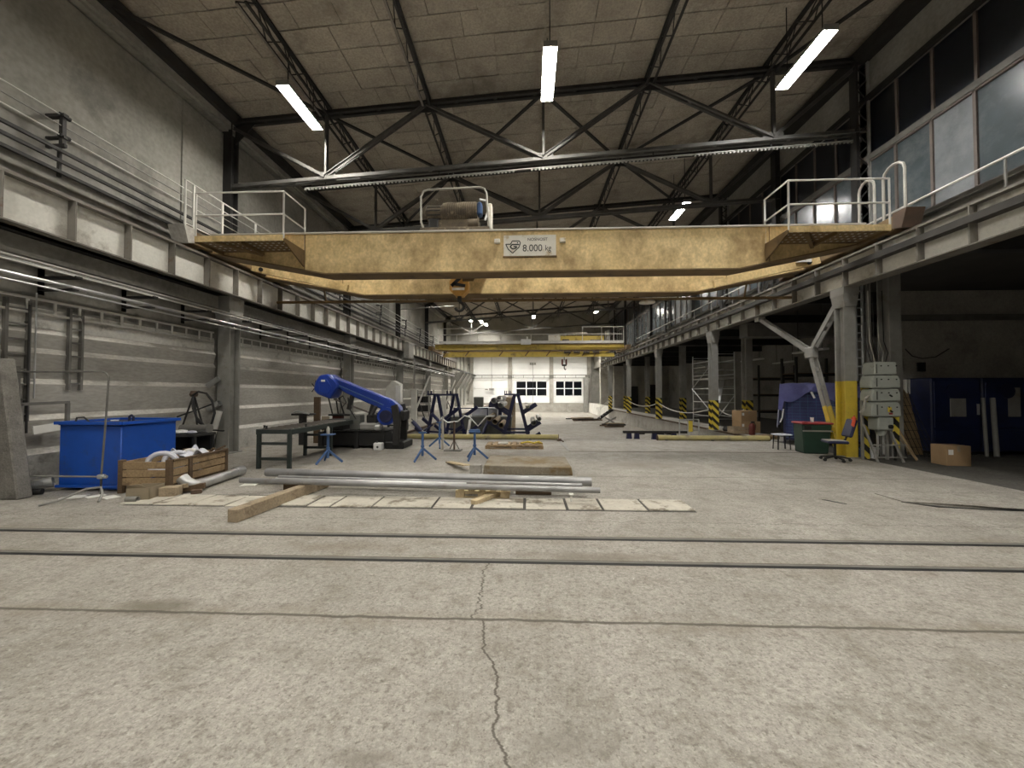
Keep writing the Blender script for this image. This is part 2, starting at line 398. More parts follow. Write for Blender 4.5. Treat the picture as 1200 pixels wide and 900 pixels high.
struct('trim_2', M().box(-5.24, -5.14, 14.2, YB, -.06, .012), 'rust', smooth=False)
# tracks let into the floor: each a pair of steel edges with a dark flangeway
for i, (y, w) in enumerate(((4.57, .05), (3.925, .04))):
    t = thing('floor_rail', ['wider sunken track rail crossing the concrete floor', 'narrower sunken track rail crossing the concrete floor, parallel to a wider one'][i], 'rail', (0, y, 0))
    M().box(-8.7, 8.5, -w / 2, w / 2, -.01, .006).build('rail_head', 'frame_grey', t)
    M().box(-8.7, 8.5, -w / 2 - .045, -w / 2, -.01, .002).build('flangeway', 'black', t)
    M().box(-8.7, 8.5, w / 2, w / 2 + .016, -.01, .003).build('rail_edge', 'rust', t)

# ---- long wall on the machine side
wl = struct('wall_left', M().box(XL - .35, XL, YF, YB, -1.35, roofz(XL) + .1), 'wall_grey', smooth=False)
rows = [(0, .70, 'wall_patchy'), (.70, 1.31, 'wall_panel'), (1.31, 1.95, 'wall_panel'), (1.95, 2.50, 'wall_panel'), (2.50, 2.86, 'wall_panel'), (2.86, 3.22, 'wall_white')]
bays = [(-3.9, 3.2), (3.3, 10.45), (10.55, 17.7), (17.8, 24.95), (25.05, 32.2), (32.3, 39.45), (39.55, 46.7), (46.8, 53.9)]
for j, (z0, z1, mt) in enumerate(rows):
    dz = z1 - z0; src = led = None; e = .075 if j < 5 else .03
    for (y0, y1) in bays:
        if src is None:
            ln = y1 - y0
            # cast panel: face leaning slightly out, weathered sloping top ledge, its caught light strengthened by a paler colour
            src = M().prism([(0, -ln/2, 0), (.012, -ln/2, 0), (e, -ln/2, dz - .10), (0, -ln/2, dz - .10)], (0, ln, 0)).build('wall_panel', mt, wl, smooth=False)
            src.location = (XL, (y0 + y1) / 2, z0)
            led = M().prism([(0, -ln/2, dz - .10), (e, -ln/2, dz - .10), (.012, -ln/2, dz - .002), (0, -ln/2, dz - .002)], (0, ln, 0)).build('panel_ledge', 'wall_ledge_lit' if j < 5 else mt, wl, smooth=False)
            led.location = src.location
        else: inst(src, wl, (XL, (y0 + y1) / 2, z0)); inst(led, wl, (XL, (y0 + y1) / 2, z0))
src = None
for k in range(13):
    y0 = -1.6 + 3.62 * k
    if src is None:
        src = M().box(0, .075, -1.795, 1.795, 0, 4.1).build('wall_slab', 'wall_grey', wl, bev=.01, smooth=False); src.location = (XL, y0 + 1.81, 5.05)
    else: inst(src, wl, (XL, y0 + 1.81, 5.05))
struct('trim_3', M().box(XL, XL + .22, YF, YG, 9.2, 9.26).box(XL, XL + .30, YF, YG, 9.26, 9.62), 'wall_grey', smooth=False)
struct('trim_4', M().box(XL, XL + .42, YF, YG, 9.62, 9.76).box(XL + .3, XL + .42, YF, YG, 9.45, 9.62), 'steel_dark', smooth=False)
struct('trim_5', M().box(XL, XL + .3, YF, YG, 4.02, 4.34), 'wall_grey', smooth=False)

# ---- glazed long wall above the aisle
struct('wall_right', M().box(XR, XR + .3, YF, YB, 5.0, 5.80).box(XR, XR + .3, YF, YB, 9.6, roofz(XR) + .1)
       .box(XR, XR + .3, YF, 0, 5.8, 9.6).box(XR, XR + .3, YG, YB, 5.8, 9.6), 'wall_grey', smooth=False)
struct('trim_6', M().box(XR - .1, XR, 0, YG, 9.55, 9.68).box(XR - .34, XR, YF, YG, 10.62, 10.92), 'steel_dark', smooth=False)
struct('trim_7', M().box(XR - .05, XR, 0, YG, 7.93, 8.08).box(XR - .14, XR, 0, YG, 5.76, 5.86), 'frame_grey', smooth=False)
pane_l = pane_u = None
BAY = 3.6
for i in range(12):
    y0 = 0.0 + BAY * i
    if y0 + BAY > YG + .3: break
    w = M()
    for k in range(5):
        y = y0 + .1 + k * .85
        w.box(XR - .03, XR + .05, y - .03, y + .03, 5.85, 7.94).box(XR + .02, XR + .09, y - .03, y + .03, 8.07, 9.56)
    w.box(XR - .03, XR + .05, y0 + .1, y0 + 3.5, 7.88, 7.94).box(XR - .03, XR + .05, y0 + .1, y0 + 3.5, 5.85, 5.92)
    wf = struct('window_%d' % (i + 1), w, 'window_frame', smooth=False)
    for k in range(4):
        yc = y0 + .1 + (k + .5) * .85
        bright = (i == 2 and k == 1) or (i in (4, 6) and k == 2)
        if pane_l is None or bright:
            p = M().box(0, .012, -.395, .395, 0, 1.96).build('pane', 'glass_bright' if bright else 'glass_lower', wf, smooth=False)
            p.location = (XR + .01, yc, 5.92)
            if not bright: pane_l = p
        else: inst(pane_l, wf, (XR + .01, yc, 5.92))
        if pane_u is None:
            pane_u = M().box(0, .012, -.395, .395, 0, 1.47).build('upper_pane', 'glass_upper', wf, smooth=False); pane_u.location = (XR + .06, yc, 8.08)
        else: inst(pane_u, wf, (XR + .06, yc, 8.08))

# ---- back of the hall: gable above the far crane, lower white annex wall behind it
struct('wall_gable', M().box(XL, XR + .3, YG, YG + .3, 6.9, 11.3), 'wall_grey', smooth=False)
struct('ceiling_annex', M().box(XL, 16, YG + .3, YB + .2, 6.9, 7.1), 'wall_white', smooth=False)
wb = struct('wall_back', M().box(XL - .3, 16, YB, YB + .3, -1.35, 7.1), 'wall_white', smooth=False)
M().box(XL, 8.5, YB - .25, YB, -1.0, .22).build('plinth', 'concrete', wb, smooth=False)
PX = [-7.9, -2.42, 3.33, 8.55]
for x in PX: M().box(x - .26, x + .26, YB - .3, YB, .22, 6.9).build('pilaster', 'concrete', wb, smooth=False)
WIN = {1: (-1.6, 2.72), 2: (3.92, 7.6)}
for b in range(3):
    xa, xb = PX[b] + .28, PX[b + 1] - .28
    edges = [.24, 1.15, 2.2, 3.36, 4.2, 5.05, 5.9, 6.8]
    for j in range(7):
        z0, z1 = edges[j] + .015, edges[j + 1] - .015
        segs = [(xa, xb)]
        if b in WIN and j in (1, 2): segs = [(xa, WIN[b][0] - .03), (WIN[b][1] + .03, xb)]
        for (p, q) in segs: M().box(p, q, YB - .09, YB, z0, z1).build('wall_panel', 'back_white', wb, bev=.02, smooth=False)
M().box(8.83, 15.9, YB - .09, YB, .24, 6.8).build('wall_panel', 'wall_grey', wb, smooth=False)
n = 12
for b, (xa, xb) in WIN.items():
    n += 1; f = M(); z0, z1 = 1.15, 3.36; w = (xb - xa) / 3
    for k in range(4): f.box(xa + k * w - .07, xa + k * w + .07, YB - .12, YB - .02, z0, z1)
    for z in (z0 + .06, (z0 + z1) / 2, z1 - .06): f.box(xa - .07, xb + .07, YB - .12, YB - .02, z - .06, z + .06)
    wf = struct('window_%d' % n, f, 'back_white', smooth=False)
    for k in range(3):
        for zz in (0, 1):
            M().box(xa + k * w + .07, xa + (k + 1) * w - .07, YB - .06, YB - .03, z0 + .12 + zz * 1.04, z0 + 1.06 + zz * 1.04).build('pane', 'glass_night', wf, smooth=False)

# ---- front wall behind the camera, aisle shell
struct('wall_front', M().box(XL - .3, 16, YF - .3, YF, -1, 11.3), 'wall_grey', smooth=False)
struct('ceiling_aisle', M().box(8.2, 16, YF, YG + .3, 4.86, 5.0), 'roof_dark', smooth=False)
struct('wall_aisle', M().box(16, 16.3, YF, YB, -1, 7.0), 'wall_grey', smooth=False)
am = M()
for y in (2.0, 5.0, 8.0, 12.6, 16.2, 19.8, 23.4, 27, 30.6, 34.2, 37.8, 41.4): am.box(8.7, 16, y - .11, y + .11, 4.52, 4.86)
struct('trim_8', am, 'steel_dark', smooth=False)
# block wall closing the aisle behind the blue machines
struct('wall_partition', M().box(11.45, 16, 12.4, 12.65, 0, 4.86), 'concrete', smooth=False)
struct('trim_9', M().box(11.4, 16, 12.28, 12.4, 3.92, 4.1), 'frame_grey', smooth=False)
# far end of the aisle, with pale panels and dark door openings
struct('wall_aisle_end', M().box(9.8, 16, 44.2, 44.4, 0, 4.9), 'wall_panel', smooth=False)
struct('door_1', M().box(11.6, 12.5, 44.1, 44.2, 0, 2.4), 'steel_dark', smooth=False)
struct('door_2', M().box(13.6, 14.8, 44.1, 44.2, 0, 2.6), 'steel_dark', smooth=False)

# ---- roof boards
ceil = struct('ceiling', M().add([(XL - .3, YF, roofz(XL - .3) + .06), (XR + .3, YF, roofz(XR + .3) + .06), (XR + .3, YG + .3, roofz(XR + .3) + .06), (XL - .3, YG + .3, roofz(XL - .3) + .06),
        (XL - .3, YF, roofz(XL - .3) + .3), (XR + .3, YF, roofz(XR + .3) + .3), (XR + .3, YG + .3, roofz(XR + .3) + .3), (XL - .3, YG + .3, roofz(XL - .3) + .3)],
        [(0, 3, 2, 1), (4, 5, 6, 7), (0, 1, 5, 4), (1, 2, 6, 5), (2, 3, 7, 6), (3, 0, 4, 7)]), 'roof_board', smooth=False)
BX = [XL, -5.8, -2.85, .45, 3.4, 6.7, XR]
def board(m, xa, xb, y0, split):
    xs = [xa + .02] + [xa + (xb - xa) * t for t in split] + [xb - .02]
    for p, q in zip(xs[:-1], xs[1:]):
        d = random.uniform(-.012, .012)
        vs = [(x, y, roofz(x) + d + z) for z in (0, .05) for y in (y0 + .012, y0 + .608) for x in (p + .008, q - .008)]
        m.add(vs, [(0, 2, 3, 1), (4, 5, 7, 6), (0, 1, 5, 4), (2, 6, 7, 3), (0, 4, 6, 2), (1, 3, 7, 5)])
    return m
cnt = 0; rest = M(); NR = 58
for b in range(6):
    protos = []
    for s_ in ((.3, .62), (.18, .52, .81), (.4, .74)):
        o = board(M(), BX[b], BX[b + 1], 0, s_).build('roof_board', 'roof_board', ceil, smooth=False); protos.append(o)
    for r in range(NR):
        y = 7.3 + .62 * r
        if r < 50:
            if r < 3: protos[r].location = (0, y, 0)
            else: inst(random.choice(protos), ceil, (0, y, 0))
        else: board(rest, BX[b], BX[b + 1], y, (.3, .62))
rest.build('roof_boards', 'roof_board', ceil, smooth=False, kind='stuff')

# ---- roof trusses
def member(m, p, q, w, gap, step=1.1):
    p = Vector(p); q = Vector(q)
    for s_ in (-1, 1):
        o = Vector((0, s_ * gap / 2, 0)); m.bar(p + o, q + o, .025, w, (0, 0, 1)); 
        o2 = Vector((0, s_ * (gap / 2 + w * .3), 0)); d = (q - p).normalized(); u = Vector((0, 1, 0)).cross(d)
        m.bar(p + o2 + u * (w / 2), q + o2 + u * (w / 2), w * .6, .02, u)
    n = max(2, int((q - p).length / step))
    for i in range(1, n): c = p.lerp(q, i / n); d = (q - p).normalized() * .05; m.bar(c - d, c + d, gap, w * .8)
    return m
TN = [-8.72, -2.85, 3.4, 9.15]; BN = [-5.78, .45, 6.75]
def make_truss(y):
    t = thing('roof_truss', 'dark steel lattice roof truss of paired angle bars spanning the hall', 'roof truss', (0, y, botz(0)), group='roof trusses across the hall')
    z0 = botz(0)
    def pt(x, z): return (x, 0, z - z0)
    member(M(), pt(TN[0], topz(TN[0])), pt(TN[3], topz(TN[3])), .14, .09).build('top_chord', 'steel_dark', t)
    member(M(), pt(TN[0], botz(TN[0])), pt(TN[3], botz(TN[3])), .12, .09, .95).build('bottom_chord', 'steel_mid', t)
    for i, b in enumerate(BN):
        for a in (TN[i], TN[i + 1]): member(M(), pt(a, topz(a) - .05), pt(b, botz(b) + .05), .085, .08).build('diagonal', 'steel_mid', t)
        member(M(), pt(b, botz(b)), pt(b, topz(b)), .055, .07).build('upright', 'steel_mid', t)
        M().box(b - .28, b + .28, -.012, .012, botz(b) - z0 - .08, botz(b) - z0 + .2).build('gusset_plate', 'steel_mid', t)
    for a in TN[1:3]: M().box(a - .3, a + .3, -.012, .012, topz(a) - z0 - .25, topz(a) - z0 + .1).build('gusset_plate', 'steel_dark', t)
    return t
tr = make_truss(10.7)
for y in (14.3, 17.9, 25.1, 32.3, 39.5, 3.4): copy_tree(tr, None, (0, y, botz(0))) if y != 3.4 else None
# perforated strip hung below the bottom chord of the first truss
st = thing('perforated_strip', 'thin perforated metal strip hanging under the roof truss by the front crane', 'cable strip', (0, 10.7, 7.8))
pm_ = M(); 
for k in range(150):
    x = -6.4 + k * .105
    if 4.1 < x < 4.6 or -.4 < x < .1: continue
    z = botz(x) - .26
    pm_.box(x, x + .05, 10.69, 10.73, z - .018, z + .02)
pm_.bar((-6.4, 10.72, botz(-6.4) - .215), (9.3, 10.72, botz(9.3) - .215), .06, .02)
pm_.build('strip', 'steel_grey', st, world=True, smooth=False)
for x in (-5.8, -2.5, .45, 3.5, 6.7, 9): M().bar((x, 10.72, botz(x) - .22), (x, 10.72, botz(x)), .02).build('hanger', 'steel_dark', st, world=True)

# ---- lattice purlins running down the hall
for x in (-5.8, -2.85, 3.4, 6.7):
    t = thing('lattice_purlin', 'slender laced steel purlin running lengthwise under the roof boards', 'purlin', (x, 7.4, roofz(x) - .5), group='lattice purlins under the roof')
    z1 = .47; ln = YG - 7.4
    M().box(-.12, -.07, 0, ln, 0, .05).box(.07, .12, 0, ln, 0, .05).build('bottom_chord', 'steel_dark', t)
    M().box(-.05, .05, 0, ln, z1 - .05, z1).build('top_chord', 'steel_dark', t)
    lc = M(); k = 0; y = 0
    while y < ln - .45:
        for s_ in (-1, 1):
            a, b = ((s_ * .09, y, .03), (0, y + .45, z1 - .03)) if k % 2 == 0 else ((0, y, z1 - .03), (s_ * .09, y + .45, .03))
            lc.bar(a, b, .022)
        y += .45; k += 1
    lc.build('lacing', 'steel_dark', t, smooth=False)
    if x < 0: M().box(-.125, -.065, 0, 3.2, -.004, 0).build('edge', 'rail_steel', t)
# ---- roof-plane wind bracing
def brace(x0, y0, x1, y1):
    z0, z1 = topz(x0) - .02, topz(x1) - .02
    t = M().bar((0, 0, 0), (x1 - x0, y1 - y0, z1 - z0), .08, .06).build('roof_brace', 'steel_dark'); t.location = (x0, y0, z0)
    tag(t, 'dark diagonal wind brace bar just under the roof boards', 'brace bar', 'wind braces in the roof plane')
brace(-8.5, 7.2, BN[0], 10.7)
brace(8.9, 7.2, BN[2], 10.7)
for ya, yb in ((10.7, 14.3), (17.9, 14.3), (32.3, 39.5)):
    for b, a in ((BN[0], TN[1]), (BN[1], TN[1]), (BN[1], TN[2]), (BN[2], TN[2])): brace(b, ya, a, yb)

# ---- crane runway beams on both sides
def runway(sx, xw, z0, z1, ys, label):
    t = thing('crane_runway_beam', label, 'runway beam', (xw, 0, z0))
    s_ = -sx     # towards the hall
    h = z1 - z0
    M().box(min(0, -s_ * .02), max(0, -s_ * .02), -8, YG, .02, h - .02).build('web', 'girder_grey', t, smooth=False)
    M().box(-.18, .18, -8, YG, 0, .025).build('bottom_flange', 'girder_edge', t, smooth=False)
    M().box(-.13, .13, -8, YG, h - .1, h - .06).build('top_flange', 'girder_edge', t, smooth=False)
    M().box(-.035, .035, -8, YG, h - .06, h).build('crane_rail', 'rail_steel', t, smooth=False)
    src = M().box(min(0, s_ * .15), max(0, s_ * .15), -.012, .012, .025, h - .1).build('stiffener', 'girder_edge', t, smooth=False)
    src.location = (0, ys, 0); k = 1
    for k in list(range(1, 40)) + [-1, -2, -3]:
        y = ys + .965 * k
        if y < YG - .2: inst(src, t, (0, y, 0))
    return t
rb_l = runway(-1, -8.2, 4.36, 5.22, 6.49, 'pale grey ribbed steel crane runway beam along the banded concrete wall')
rb_r = runway(1, 8.4, 4.44, 5.30, 7.47, 'pale ribbed crane runway beam along the glazed wall, above the dark aisle')
M().box(-8.6, -8.2, 2, YG, 4.36, 4.42).build('shelf_plate', 'steel_dark', rb_l, world=True)
M().box(8.42, 9.2, 2, YG, 5.02, 5.08).build('walkway_deck', 'girder_edge', rb_r, world=True)

# ---- columns
def icol(m, x0, x1, y, d, z0, z1):
    m.box(x0, x1, y - d / 2, y - d / 2 + .03, z0, z1).box(x0, x1, y + d / 2 - .03, y + d / 2, z0, z1)
    xm = (x0 + x1) / 2; return m.box(xm - .02, xm + .02, y - d / 2 + .03, y + d / 2 - .03, z0, z1)
lc = None
for y in COLY[1:]:
    if lc: copy_tree(lc, None, (-8.4, y, 0)); continue
    lc = thing('wall_column', 'grey steel column against the banded wall carrying the crane runway', 'column', (-8.4, y, 0), group='columns along the banded wall')
    icol(M(), -.17, .17, 0, .4, 0, 4.36).build('shaft', 'steel_grey', lc)
    M().box(-.24, .2, -.28, .28, 4.0, 4.36).prism([(-.24, -.25, 4.0), (-.17, -.25, 3.6), (.17, -.25, 3.6), (.2, -.25, 4.0)], (0, .5, 0)).build('bracket', 'steel_grey', lc)
    icol(M(), -.36, -.08, .2, .28, 5.0, 9.55).build('upper_shaft', 'steel_dark', lc)
    M().box(-.3, .2, -.3, .3, 0, .03).build('base_plate', 'steel_grey', lc)
    M().prism([(-.08, .2, 9.5), (.5, .2, 9.5), (-.08, .2, 8.9)], (0, .03, 0)).build('knee_plate', 'steel_dark', lc)
def laced(m, x, y, z0, z1, w=.3, d=.24):
    for s_ in (-1, 1): m.box(x + s_ * w / 2 - .04, x + s_ * w / 2 + .04, y - d / 2, y + d / 2, z0, z1)
    z = z0; k = 0
    while z < z1 - .3:
        for yy in (y - d / 2, y + d / 2):
            a, b = (x - w / 2, x + w / 2) if k % 2 == 0 else (x + w / 2, x - w / 2)
            m.bar((a, yy, z), (b, yy, z + .3), .03, .012, (0, 1, 0))
        z += .3; k += 1
    return m
rc = None
for i, y in enumerate(COLY[1:]):
    far = i > 0
    lab = 'grey aisle column with a yellow painted foot, beside the stacked switch boxes' if not far else 'grey aisle column with a yellow and black striped foot on the dock edge'
    t = thing('aisle_column', lab, 'column', (8.4, y, 0), group='striped columns along the dock edge' if far else None)
    icol(M(), -.15, .15, 0, .32, 2.0 if not far else 1.35, 4.44).build('shaft', 'steel_grey', t)
    icol(M(), -.152, .152, 0, .324, 0, 2.0 if not far else 1.35).build('painted_foot', 'yellow' if not far else 'hazard', t)
    M().box(-.2, .2, -.22, .22, 4.25, 4.44).prism([(-.2, -.2, 4.25), (-.15, -.2, 3.95), (.15, -.2, 3.95), (.2, -.2, 4.25)], (0, .4, 0)).build('bracket', 'steel_grey', t)
    M().box(-.22, .22, -.24, .24, 0, .03).build('base_plate', 'steel_grey', t)
    t2 = thing('rear_column', 'dark rear column standing behind the crane column in the aisle', 'column', (9.62 if not far else 9.95, y + .1, 0), group='rear columns in the aisle')
    icol(M(), -.15, .15, 0, .36, 1.35 if far else 0, 4.86).build('shaft', 'steel_grey', t2)
    if far: icol(M(), -.152, .152, 0, .364, 0, 1.35).build('painted_foot', 'hazard', t2)
    t3 = thing('laced_column', 'dark laced steel column standing between the high windows', 'column', (9.05, y + .2, 5.08), group='laced columns between the high windows')
    laced(M(), 0, 0, 0, topz(9) - 5.08, .28, .2).build('lacing', 'steel_dark', t3, smooth=False)
    M().box(.1, .15, -.16, .16, 0, topz(9) - 5.08).build('shaft', 'steel_grey' , t3)
for y in (7.05, 14.3, 21.5, 28.7, 36):
    o = M().box(-.09, .06, -.1, .1, 0, 5.0).box(-.13, -.09, -.13, .13, 0, 5.0).build('window_post', 'steel_dark'); o.location = (9.12, y, 5.84)
    tag(o, 'plain dark steel post standing between two high window bays', 'post', 'plain posts between the high windows')

# ---- branching brace beside the first aisle column
yb = thing('forked_brace', 'forked steel brace rising from the floor to the runway beam, yellow foot', 'brace', (8.5, 10.85, 0))
def chan(m, p, q):
    for s_ in (-.07, .07): m.bar((p[0] + s_, p[1], p[2]), (q[0] + s_, q[1], q[2]), .03, .13)
    p = Vector(p); q = Vector(q); n = max(2, int((q - p).length / .55))
    for i in range(1, n): c = p.lerp(q, i / n); d = (q - p).normalized() * .07; m.bar(c - d, c + d, .15, .02)
    return m
ND = (8.5, 11.85, 2.9)
chan(M(), (8.5, 10.85, 0), (8.5, 11.3, 1.31)).build('painted_foot', 'yellow', yb, world=True)
chan(M(), (8.5, 11.3, 1.31), ND).build('stem', 'steel_grey', yb, world=True)
chan(M(), ND, (8.5, 14.4, 4.42)).build('long_arm', 'steel_grey', yb, world=True)
chan(M(), ND, (8.5, 10.8, 4.16)).build('short_arm', 'steel_grey', yb, world=True)
M().box(8.39, 8.61, 11.7, 12.02, 2.72, 3.06).build('gusset_plate', 'steel_grey', yb, world=True, bev=.03)
M().box(8.38, 8.62, 14.25, 14.5, 4.3, 4.44).build('shoe', 'pale_paint', yb, world=True)
# ================================================================== LAMPS
lamp_protos = {}
def tube_lamp(x, y, z, label, mat='tube_light', top=None):
    """pendant linear lamp running down the hall: trough reflector with a glowing diffuser up inside it"""
    t = thing('tube_lamp', label, 'lamp', (x, y, z), group='lit tube lamps under the roof')
    top = roofz(x) + .02 if top is None else top
    if mat not in lamp_protos:
        h = M().prism([(-.10, -.78, .08), (-.15, -.78, -.03), (-.155, -.78, -.03), (-.11, -.78, .10), (.11, -.78, .10), (.155, -.78, -.03), (.15, -.78, -.03), (.10, -.78, .08)], (0, 1.56, 0))
        for s_ in (-1, 1): h.box(-.15, .15, s_ * .78 - .006, s_ * .78 + .006, -.03, .1)
        h.box(-.05, .05, -.6, .6, .10, .15)
        lamp_protos[mat] = (h.build('reflector', 'steel_grey', t, smooth=False), M().box(-.095, .095, -.74, .74, .03, .075).build('diffuser', mat, t, smooth=False))
    else:
        for p in lamp_protos[mat]: inst(p, t, (0, 0, 0))
    for s_ in (-.55, .55): M().tube((0, s_, .1), (0, s_, top - z), .012, 6).build('hanger_rod', 'steel_dark', t)
    return t
tube_lamp(-5.8, 9.5, 9.0, 'lit tube lamp above the platform of the front crane, on the banded wall side')
tube_lamp(.5, 8.9, 9.15, 'lit tube lamp over the middle of the front crane bridge')
tube_lamp(6.22, 8.75, 9.15, 'lit tube lamp beside the high windows, just before the first roof truss', 'tube_light_cool')
tube_lamp(-5.75, 17.6, 9.0, 'lit tube lamp between the front and far cranes, on the banded wall side')
tube_lamp(6.2, 15.8, 9.1, 'lit tube lamp between the front and far cranes, on the high window side', 'tube_light_cool')
for x, y in ((.5, 24.5), (-5.75, 26), (6.25, 28.3), (-5.75, 38.4), (.6, 37), (6.2, 34.6), (-4.75, 39.3), (-4.45, 41.0)):  # first two are unseen behind the front crane, added for more light
    tube_lamp(x, y, 9.0, 'distant lit tube lamp hanging over the far crane')
for x, y in ((-5.8, 1.6), (.5, 1.2), (6.2, 1.4), (-5.8, -6), (.5, -6), (6.2, -6)):
    tube_lamp(x, y, 9.0, 'lit tube lamp over the empty front floor')
for x, y in [(x, y) for y in (46.5, 50.0) for x in (-6.0, -1.6, 2.8, 7.0)]: tube_lamp(x, y, 6.62, 'unseen tube lamp added in the low bay to light the white end wall', top=6.92)  # kept out of sight behind the far crane, added to brighten the end wall

# ================================================================== FRONT CRANE
def text(body, size, loc, mat, parent, align='LEFT', name='lettering', sx=1.0):
    cu = bpy.data.curves.new('txt', 'FONT'); cu.body = body; cu.size = size; cu.align_x = align; cu.extrude = .002
    ob = bpy.data.objects.new('txt', cu); COL.objects.link(ob)
    dg = bpy.context.evaluated_depsgraph_get(); me = bpy.data.meshes.new_from_object(ob.evaluated_get(dg))
    bpy.data.objects.remove(ob)
    me.transform(Matrix.Translation(Vector(loc)) @ Matrix.Rotation(R(90), 4, 'X') @ Matrix.Diagonal((sx, 1, 1, 1)))
    off = Vector((0, 0, 0)); p = parent
    while p is not None: off += p.location; p = p.parent
    me.transform(Matrix.Translation(-off)); me.materials.clear(); me.materials.append(MT[mat])
    o = bpy.data.objects.new(name, me); o.parent = parent; COL.objects.link(o); KIDS.setdefault(parent.name, []).append(o)
    return o

c1 = thing('overhead_crane', 'weathered yellow double-girder overhead crane with load plate across the hall', 'crane', (0, 10.6, 4.6))
W = dict(world=True)
def girder(y0, y1, zb, zt, flat):
    xs = [(-8.0, 5.24), (-flat, zb), (flat, zb), (8.0, 5.26)]
    pts = [(-8.0, y0, zt)] + [(x, y0, z) for x, z in xs] + [(8.0, y0, zt)]
    g = M().prism(pts, (0, y1 - y0, 0)).build('girder', 'crane_yellow', c1, smooth=False, **W)
    M().box(-8.0, 8.0, y0 - .07, y1 + .07, zt, zt + .03).build('top_flange', 'pale_paint', g, smooth=False, **W)
    for (xa, za), (xb, zb_) in zip(xs[:-1], xs[1:]):
        M().bar((xa, (y0 + y1) / 2, za - .015), (xb, (y0 + y1) / 2, zb_ - .015), y1 - y0 + .12, .03).build('bottom_flange', 'crane_brown', g, smooth=False, **W)
    for x in (-5.6, 5.8):
        M().box(x - .008, x + .008, y0 - .008, y0, (zb if abs(x) < flat else zb + .12), zt).build('seam', 'crane_brown', g, smooth=False, **W)
    return g
g1 = girder(9.4, 9.8, 4.68, 5.68, 5.05)
g2 = girder(11.4, 11.8, 4.65, 5.68, 4.9)
for sx, xr, zr in ((-1, -8.2, 5.22), (1, 8.4, 5.30)):
    M().box(xr - .17, xr + .17, 8.9, 12.6, zr + .06, zr + .38).build('end_carriage', 'crane_brown', c1, bev=.02, **W)
    xi = xr - sx * .25
    for y in (9.35, 12.2):
        M().tube((xr - .06, y, zr + .15), (xr + .06, y, zr + .15), .15, 16).build('wheel', 'steel_dark', c1, **W)
    for y in (8.9, 12.6):
        d = -1 if y < 10 else 1
        M().prism([(xr - .2, y, zr + .42), (xr - .2, y, zr + .08), (xr - .2, y + d * .2, zr + .02), (xr - .2, y + d * .32, zr + .42)], (.4, 0, 0)).build('buffer', 'rust' if sx > 0 else 'concrete', c1, **W)
    # sloping yellow tie from far girder foot up to the end carriage
    M().bar((sx * 5.2, 10.9, 4.72), (sx * 8.05, 10.9, 5.36), .12, .2).build('end_tie', 'crane_yellow', c1, smooth=False, **W)
    M().tube((sx * 7.75, 10.80, 5.28), (sx * 7.75, 10.835, 5.28), .06, 12).build('tie_hole', 'black', c1, **W)
    # platform
    xa, xb = (-7.72, -5.62) if sx < 0 else (5.72, 7.85)
    p = M().box(xa, xb, 8.58, 9.4, 5.25, 5.27)
    pl = p.build('platform', 'crane_brown', c1, smooth=False, **W)
    M().box(xa, xb, 8.55, 8.58, 5.2, 5.33).build('edge_beam', 'crane_yellow', pl, smooth=False, **W)
    for xx in (xa, xb): M().box(xx - .02, xx + .02, 8.58, 9.4, 5.18, 5.27).build('side_beam', 'crane_brown', pl, smooth=False, **W)
    h = M()
    for i in range(14):
        for j in range(5): h.box(xa + .12 + i * .14, xa + .17 + i * .14, 8.68 + j * .14, 8.71 + j * .14, 5.246, 5.252)
    h.build('grating_holes', 'pale_paint', pl, smooth=False, kind='stuff', **W)
    xi = xb if sx < 0 else xa
    M().prism([(xi - .02, 8.6, 5.2), (xi - .02, 9.4, 5.2), (xi - .02, 9.4, 4.86)], (.04, 0, 0)).build('bracket', 'crane_brown', pl, smooth=False, **W)
    xm = (xa + xb) / 2
    M().bar((xm, 8.6, 5.2), (xm, 9.4, 5.2), .06, .08).build('joist', 'crane_brown', pl, smooth=False, **W)
    M().bar((xa + .4, 8.62, 5.21), (xm, 9.38, 5.16), .07, .05).build('joist', 'crane_brown', pl, smooth=False, **W)
    r = M()
    xo = xa if sx < 0 else xb
    for z in (6.35, 5.82):
        r.path([(xo, 8.58, z), (xi, 8.58, z), (xi, 9.42, z)], .02, 6)
    r.build('guard_rail', 'pale_paint', pl, **W)
    for (x, y) in ((xo, 8.58), (xi, 8.58), (xi, 9.42)): M().tube((x, y, 5.25), (x, y, 6.35), .022, 6).build('rail_post', 'pale_paint', pl, **W)
# guard rail on the end carriage by the banded wall
gr = M().path([(-8.02, 8.62, 5.62), (-8.02, 8.62, 6.7), (-8.02, 12.4, 6.7)], .024, 6).path([(-8.02, 8.62, 5.68), (-8.02, 12.4, 5.68)], .02, 6).build('carriage_rail', 'pale_paint', c1, **W)
for y in (8.85, 9.72, 10.95, 12.4): M().bar((-8.02, y, 5.56), (-8.02, y, 6.7), .05, .03).build('rail_post', 'pale_paint', gr, **W)
# inverted U hoops on the other carriage
for y0, y1 in ((9.62, 10.05), (8.86, 9.38)):
    pts = [(8.45, y0, 5.66), (8.45, y0, 6.75)] + [(8.45, (y0 + y1) / 2 - (y1 - y0) / 2 * math.cos(a), 6.75 + .22 * math.sin(a)) for a in (R(30), R(60), R(90), R(120), R(150))] + [(8.45, y1, 6.75), (8.45, y1, 5.66)]
    M().path(pts, .03, 8).build('hoop', 'cable_pale', c1, **W)
